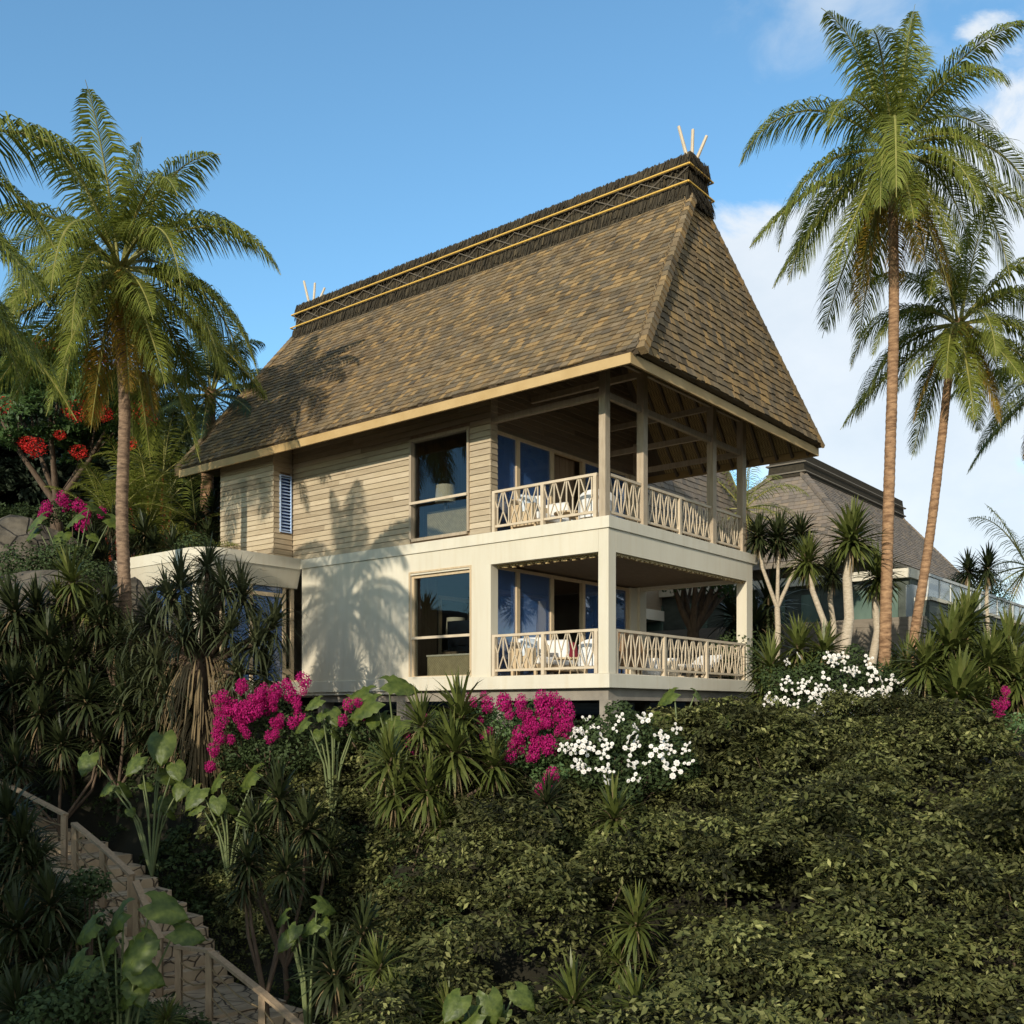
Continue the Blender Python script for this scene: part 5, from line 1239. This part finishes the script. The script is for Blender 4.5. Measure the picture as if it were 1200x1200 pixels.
for i,(px,py,DD,rx,rz,lab) in enumerate(((-60,560,36,4,3,'dark tree at the left edge below the hilltop'),(30,570,40,5,3.0,'dark tree behind the red-flowering tree'),(130,585,40,4.5,2.8,'dark tree between the red-flowering tree and the coconut trunk'),(205,580,38,3.2,2.4,'dark tree behind the red-stemmed palms'),(-30,450,66,6,3.6,'distant dark tree on the hilltop at the left edge'),(70,540,55,6.5,4,'distant dark tree on the hill behind the red flowers'),(255,600,42,3.2,2.2,'dark tree behind the villa corner'),(150,545,58,6,4,'distant dark tree showing under the palm crown'))):
    ct = at(px,py,DD); bp = gp(px,DD); bp.z = min(bp.z, ct.z-rz*1.1)
    tree(lab, bp, (ct,rx,rx*.8,rz), 'hillside_tree', 'far_leaf', nl=110, r=.85, leaf=.34, limbs=5, tr=.25, seed=20+i, group=HG, density=1.1)
# small multi-stemmed tree seen through the lower balcony
bp = at(812,748,28); t = thing('frangipani_tree', 'dark multi-stemmed tree seen through the lower balcony opening', 'tree', (bp.x,bp.y,gz(bp.x,bp.y)-.1)); o0 = Vector(t.location)
b = MB(); f0 = at(812,740,28)-o0; b.tube([(0,0,0),tuple(f0)], [.2,.17], 8)
for (px,py,dd) in ((790,688,0),(800,684,.4),(815,682,-.3),(826,684,.3),(836,685,0),(845,690,.5)):
    q = at(px,py,28+dd)-o0; m1 = f0.lerp(q,.5)+Vector(((q.x-f0.x)*.12,0,0)); b.tube([tuple(f0),tuple(m1),tuple(q)], [.13,.09,.06], 7); b.tube([tuple(m1),tuple(q+Vector((.25,.1,-.05)))], [.06,.04], 6)
b.build('trunk', 'bark', t, smooth=True)
b = MB()
for (px,py) in ((790,684),(818,680),(842,684),(856,690)):
    V, F = ball_template(140,.45,.16,5,.4); b.add(V+np.array(at(px,py-4,28)-o0), F)
b.build('crown', 'tree_leaf', t)
# bushes on the right behind the rose bush and at the balustrade
for i,(px,py,DD,r,lab) in enumerate(((392,872,19.4,.5,'dark bush around the stalks of the ear leaves by the white wall'),(455,885,18.9,.45,'dark bush under the three big ear leaves'),(1140,690,36,1.0,'low green bush above the glass balustrade'),(870,770,26,.9,'dark bush behind the rear column'),(1040,775,27,.6,'low bush behind the tall palm trunk'),(30,665,25.5,.8,'dark bush on top of the rock wall at the left edge'),(75,655,25.5,.7,'dark bush on the rock wall under the ear leaves'),(10,690,24.5,.6,'dark bush at the left edge on the rocks'),(110,675,24.6,.5,'low dark bush left of the coconut trunk'),(110,1165,13.4,.55,'dark bush below the stairs at the left'),(60,1190,13,.5,'dark bush at the bottom left'),(105,1035,16.2,.35,'dark bush growing through the stair railing'),(230,640,26.5,.5,'dark bush behind the white roof edge'))):
    bush(lab, [(px,py,r,0),(px+r*18,py+r*8,r*.8,.1),(px-r*20,py+r*6,r*.8,.1)], DD, 'bush_leaf', None, None, 'bush', 700, .09)
# unseen trees added behind and left of the viewpoint to shade the lower left
SG = 'unseen trees added for shade left of the viewpoint'
for i,(x,y,zc,r,rz) in enumerate(((-14.5,8.5,.8,3.0,2.6),(-17,13.5,2.5,2.6,2.4),(-19,5.5,2.2,3.4,3.2),(-13,1,1.0,3.2,2.6))):
    tree('unseen broadleaf tree added for shade on the slope left of the viewpoint', (x,y,gz(x,y)-.2), (Vector((x,y,zc)),r,r,rz), 'shade_tree', 'tree_leaf', nl=90, r=.75, leaf=.34, limbs=6, tr=.22, seed=60+i, group=SG, density=1.1)

# ------------------------------------------------------------------ rocks
def rock(name, label, pts_c, size, seed, m='rock', sub=3, cat='rock', group=None, rz=0):
    import bmesh
    bm = bmesh.new(); bmesh.ops.create_icosphere(bm, subdivisions=sub, radius=1); g_ = random.Random(seed)
    pl = [(Vector((g_.uniform(-1,1),g_.uniform(-1,1),g_.uniform(-.6,1))).normalized(), g_.uniform(.62,.9)) for _ in range(16)]
    for v in bm.verts:
        p = v.co.normalized()
        for n_, d_ in pl:
            k = p.dot(n_)
            if k > d_: p = p - n_*(k-d_)
        p = p*(1+.03*math.sin(p.x*9+seed)+.03*math.sin(p.y*11)+.02*math.sin(p.z*17)); v.co = Vector((p.x*size[0],p.y*size[1],p.z*size[2]))
    me = bpy.data.meshes.new(name); bm.to_mesh(me); bm.free(); me.materials.append(MATS[m])
    o = link(name, me, loc=pts_c); o.rotation_euler.z = rz; tag(o, label, cat, group); return o
def rp(px, py, D, dz=0): 
    p = at(px,py,D); p.z += dz; return p
rock('rock_outcrop', 'large cracked grey rock outcrop sloping down from the entry wing to the left edge', rp(60,715,24.5,-.5), (3.4,1.4,1.5), 3, rz=R(8), sub=4)
rock('rock_outcrop', 'cracked rock face at the left edge above the dark bushes', rp(5,640,28.0,-.6), (2.6,1.3,1.5), 8, sub=4)
rock('rock_outcrop', 'low rock shoulder joining the white roof edge of the entry wing', rp(128,700,24.6,-.9), (1.6,1.2,1.6), 12, sub=4)
for i,(px,py,DD,s_,lab) in enumerate(((140,1003,18.3,(.55,.4,.3),'mossy boulder beside the upper stair flight'),(165,1012,17.9,(.45,.35,.3),'second mossy boulder beside the upper flight'),(188,1020,17.7,(.4,.35,.28),'boulder at the bend of the stairs'),(215,1035,17.4,(.35,.3,.32),'boulder at the top of the middle flight'),(222,1060,17.0,(.3,.3,.25),'small boulder touching the middle flight steps'),
        (252,1082,16.4,(.3,.25,.25),'small boulder right of the middle flight'),(318,1088,15.8,(.55,.3,.2),'flat boulder on the dark ground right of the stairs'),(345,1170,14.6,(.35,.3,.25),'pale boulder right of the lowest steps'),(365,1150,15.2,(.25,.2,.15),'pebble-sized boulder above the lowest steps'),(120,995,18.8,(.4,.35,.25),'boulder at the left start of the mossy row'))):
    rock('boulder', lab, (lambda q: (q.x,q.y,gz(q.x,q.y)+.06))(at(px,py,DD)), (s_[0]*.62,s_[1]*.6,s_[2]*.5), i+30, 'boulder', 3, 'boulder', 'boulders along the stone stairs', rz=i)

# ------------------------------------------------------------------ stone stairs with posts, handrail and ropes
Rg = [Vector(p) for p in ((-12.2,22.3,-2.1),(-10.6,21.1,-2.5),(-8.76,19.8,-3.02),(-8.40,19.45,-3.18),(-7.5,18.55,-3.50),(-6.72,17.85,-3.88),(-6.55,17.65,-4.02),(-5.92,17.0,-4.80),(-5.40,16.4,-4.82),(-4.74,15.85,-4.76),(-3.70,15.0,-5.18),(-2.75,14.2,-5.62),(-1.5,13.2,-6.2))]
st = thing('stone_staircase', 'crazy-paved stone staircase winding down the lower left', 'stairs', Rg[2]); o0 = Vector(Rg[2])
Wd = Vector((.80,.72,0)).normalized()*1.35
def steps(i, j):
    pts = Rg[i:j+1]; L = [(pts[k+1]-pts[k]).to_2d().length for k in range(len(pts)-1)]; tot = sum(L); drop = pts[0].z-pts[-1].z; n = max(1, round(drop/.17))
    def ev(s_):
        for k, l in enumerate(L):
            if s_ <= l+1e-6: return pts[k].lerp(pts[k+1], s_/l)
            s_ -= l
        return pts[-1].copy()
    for k in range(n):
        a = ev(tot*k/n); c = ev(tot*(k+1)/n+ .02*0); z = pts[0].z - drop*(k+.5)/n
        b = MB(); o_ = Vector((random.uniform(-.02,.02),)*2+(0,)); aa, cc_ = a-o0, c-o0; zz = z-o0.z
        P = [aa-Wd*.12, cc_-Wd*.12, cc_+Wd, aa+Wd]
        b.hexa([(p.x,p.y,zz-.75) for p in P]+[(p.x,p.y,zz) for p in P]); b.build('step', 'stair_stone', st, bevel=.012)
steps(0,2); steps(2,5); steps(5,7); steps(9,12)
b = MB(); P = [Rg[7]-o0-Wd*.12, Rg[8]-o0-Wd*.12, Rg[9]-o0-Wd*.12, Rg[9]-o0+Wd, Rg[7]-o0+Wd*1.0]; zt_ = -4.80-o0.z
b.add([(p.x,p.y,zt_) for p in P]+[(p.x,p.y,zt_-.7) for p in P], [[0,1,2,3],[0,3,4,4]] if False else [[0,1,2,3]]); b.add([(P[0].x,P[0].y,zt_),(P[3].x,P[3].y,zt_),(P[4].x,P[4].y,zt_)], [[0,1,2]])
for k in range(5):
    p, q = P[k], P[(k+1)%5]; b.add([(p.x,p.y,zt_),(q.x,q.y,zt_),(q.x,q.y,zt_-.7),(p.x,p.y,zt_-.7)], [[0,1,2,3]])
b.build('landing', 'stair_stone', st)
# sloping stone stringer along the outer edge
b = MB()
for k in range(len(Rg)-1):
    p, q = Rg[k]-o0-Wd*.12, Rg[k+1]-o0-Wd*.12; w_ = Wd.normalized()*.16
    b.hexa([p-w_-Vector((0,0,.9)), q-w_-Vector((0,0,.9)), q-Vector((0,0,.9)), p-Vector((0,0,.9)), p-w_+Vector((0,0,.05)), q-w_+Vector((0,0,.05)), q+Vector((0,0,.052)), p+Vector((0,0,.052))])
b.build('stringer', 'stair_stone', st)
def stair_rail(label, idx, ropes=True, h=1.0):
    o1 = Rg[idx[0]]; t = thing('stair_railing', label, 'railing', o1, 0, 'timber stair railings'); tops = []
    for i in idx:
        p = Rg[i]-o1; d = Vector((.1,.0,0)); m_ = MB(); m_.beam(p-Vector((0,0,.1)), p+Vector((0,0,h-.03)), .10, .10, (0,1,0)); m_.build('post', 'stair_rail', t); tops.append(p+Vector((0,0,h)))
    b = MB()
    for k in range(len(tops)-1): b.beam(tops[k]-(tops[k+1]-tops[k]).normalized()*.05, tops[k+1]+(tops[k+1]-tops[k]).normalized()*.05, .12, .05)
    b.build('handrail', 'stair_rail', t)
    for k in range(len(tops)-1):
        for hh in (.30,.52,.76):
            p = tops[k]-Vector((0,0,h-hh)); q = tops[k+1]-Vector((0,0,h-hh)); m_ = MB(); m_.tube([p.lerp(q,f)-Vector((0,0,.10*math.sin(math.pi*f))) for f in (0,.25,.5,.75,1)], .014, 5, cap=False); m_.build('rope', 'rope', t)
stair_rail('timber handrail of the highest stair flight at the left edge', (0,1,2))
stair_rail('timber stair railing with rope infill running down beside the mossy boulders', (3,4,5))
stair_rail('steep timber railing between the bend and the landing, behind the ear leaves', (6,7))
stair_rail('sunlit timber railing with ropes leading out at the bottom edge', (8,9,10,11,12))
# ------------------------------------------------------------------ light, sky, camera
SUN_EL = 19.3
w = bpy.data.worlds.new('World'); sc.world = w; w.use_nodes = True
nt = w.node_tree; nt.nodes.clear(); ln = nt.links
out = nt.nodes.new('ShaderNodeOutputWorld'); bg = nt.nodes.new('ShaderNodeBackground'); bg.inputs[1].default_value = .15
sky = nt.nodes.new('ShaderNodeTexSky'); sky.sky_type = 'NISHITA'; sky.sun_disc = False
sky.sun_elevation = R(SUN_EL); sky.sun_rotation = math.atan2(SUN[0], SUN[1]); sky.altitude = 0; sky.air_density = 1.0; sky.dust_density = .2; sky.ozone_density = 3.0
tc = nt.nodes.new('ShaderNodeTexCoord')
def M2(op, a, b_=None, c=None, clamp=False):
    n = nt.nodes.new('ShaderNodeMath'); n.operation = op; n.use_clamp = clamp
    for i, v in enumerate((a, b_, c)):
        if v is None: continue
        if hasattr(v, 'links'): ln.new(v, n.inputs[i])
        else: n.inputs[i].default_value = v
    return n.outputs[0]
def noise(scale, stretch=(1,1,1), detail=8, dist=0, off=(0,0,0)):
    mp = nt.nodes.new('ShaderNodeMapping'); mp.inputs['Scale'].default_value = stretch; mp.inputs['Location'].default_value = off
    ln.new(tc.outputs['Generated'], mp.inputs['Vector'])
    n = nt.nodes.new('ShaderNodeTexNoise'); n.inputs['Scale'].default_value = scale; n.inputs['Detail'].default_value = detail; n.inputs['Roughness'].default_value = .58; n.inputs['Distortion'].default_value = dist
    ln.new(mp.outputs[0], n.inputs['Vector']); return n.outputs['Fac']
def lobe(px, py, rad, d=None):
    d = Vector(d or ((px-600)/FOC, 1, (HZ-py)/FOC)).normalized()
    v = nt.nodes.new('ShaderNodeVectorMath'); v.operation = 'DOT_PRODUCT'; v.inputs[1].default_value = d
    ln.new(tc.outputs['Generated'], v.inputs[0])
    ang = M2('ARCCOSINE', M2('MINIMUM', v.outputs['Value'], .99999))
    return M2('SUBTRACT', 1.0, M2('DIVIDE', ang, R(rad)))          # 1 at the centre, 0 at rad
big = M2('MAXIMUM', M2('MAXIMUM', lobe(2600,300,34), lobe(0,0,62,(.35,-1,.55))), M2('MAXIMUM', M2('MAXIMUM', lobe(1000,420,10.5), lobe(1200,300,11.0)), M2('MAXIMUM', lobe(1090,500,10), lobe(1120,330,11))))  # wide lobes far right and behind: unseen clouds added for neutral fill light
n1 = noise(5.5, (1,1,1.6), 9, .3)
big = M2('ADD', M2('MULTIPLY', big, 2.3), M2('MULTIPLY', M2('SUBTRACT', n1, .52), 4.6))
mr = nt.nodes.new('ShaderNodeMapRange'); mr.interpolation_type = 'SMOOTHSTEP'; mr.inputs['From Min'].default_value = .05; mr.inputs['From Max'].default_value = .6; ln.new(big, mr.inputs['Value'])
wisp = M2('MAXIMUM', M2('MAXIMUM', lobe(960,5,5), lobe(1175,110,6.5)), M2('MAXIMUM', lobe(1040,30,5), lobe(890,390,4)))
n2 = noise(7, (1,1,2.2), 9, .6, (3,1,2))
wi = M2('ADD', M2('MULTIPLY', wisp, 1.1), M2('MULTIPLY', M2('SUBTRACT', n2, .5), 3.0))
mr2 = nt.nodes.new('ShaderNodeMapRange'); mr2.interpolation_type = 'SMOOTHSTEP'; mr2.inputs['From Min'].default_value = .2; mr2.inputs['From Max'].default_value = 1.5; ln.new(wi, mr2.inputs['Value'])
dens = M2('MAXIMUM', M2('MULTIPLY', mr.outputs[0], .92), M2('MULTIPLY', mr2.outputs[0], .6))
cc = nt.nodes.new('ShaderNodeMix'); cc.data_type = 'RGBA'; n3 = noise(6, (1,1,1.6), 7, 0, (1,5,0)); ln.new(n3, cc.inputs[0])
cc.inputs[6].default_value = (2.7,3.2,3.7,1); cc.inputs[7].default_value = (4.7,4.75,4.8,1)
tint = nt.nodes.new('ShaderNodeMix'); tint.data_type = 'RGBA'; tint.blend_type = 'MULTIPLY'; tint.inputs[0].default_value = 1
ln.new(sky.outputs[0], tint.inputs[6]); tint.inputs[7].default_value = (.86,1.09,1.05,1)
mx = nt.nodes.new('ShaderNodeMix'); mx.data_type = 'RGBA'; ln.new(dens, mx.inputs[0]); ln.new(tint.outputs[2], mx.inputs[6]); ln.new(cc.outputs[2], mx.inputs[7])
ln.new(mx.outputs[2], bg.inputs[0]); ln.new(bg.outputs[0], out.inputs[0])
L = bpy.data.lights.new('sun', 'SUN'); L.energy = 2.8; L.angle = R(.5); L.color = (1, .925, .80)
lo = link('sun', L); d = Vector((SUN[0]*math.cos(R(SUN_EL)), SUN[1]*math.cos(R(SUN_EL)), math.sin(R(SUN_EL))))
lo.rotation_euler = d.to_track_quat('Z', 'Y').to_euler()
cam = bpy.data.cameras.new('camera'); co = link('camera', cam); sc.camera = co
cam.sensor_width = 36; cam.lens = FOC/1200*36; cam.shift_y = (HZ-600)/1200; cam.clip_end = 9000; cam.clip_start = .1
co.location = (0,0,0); co.rotation_euler = (R(90),0,0)
sc.view_settings.view_transform = 'Standard'; sc.view_settings.look = 'None'; sc.view_settings.exposure = .6; sc.view_settings.gamma = 1
sc.cycles.max_bounces = 6; sc.cycles.transparent_max_bounces = 12; sc.cycles.use_denoising = True
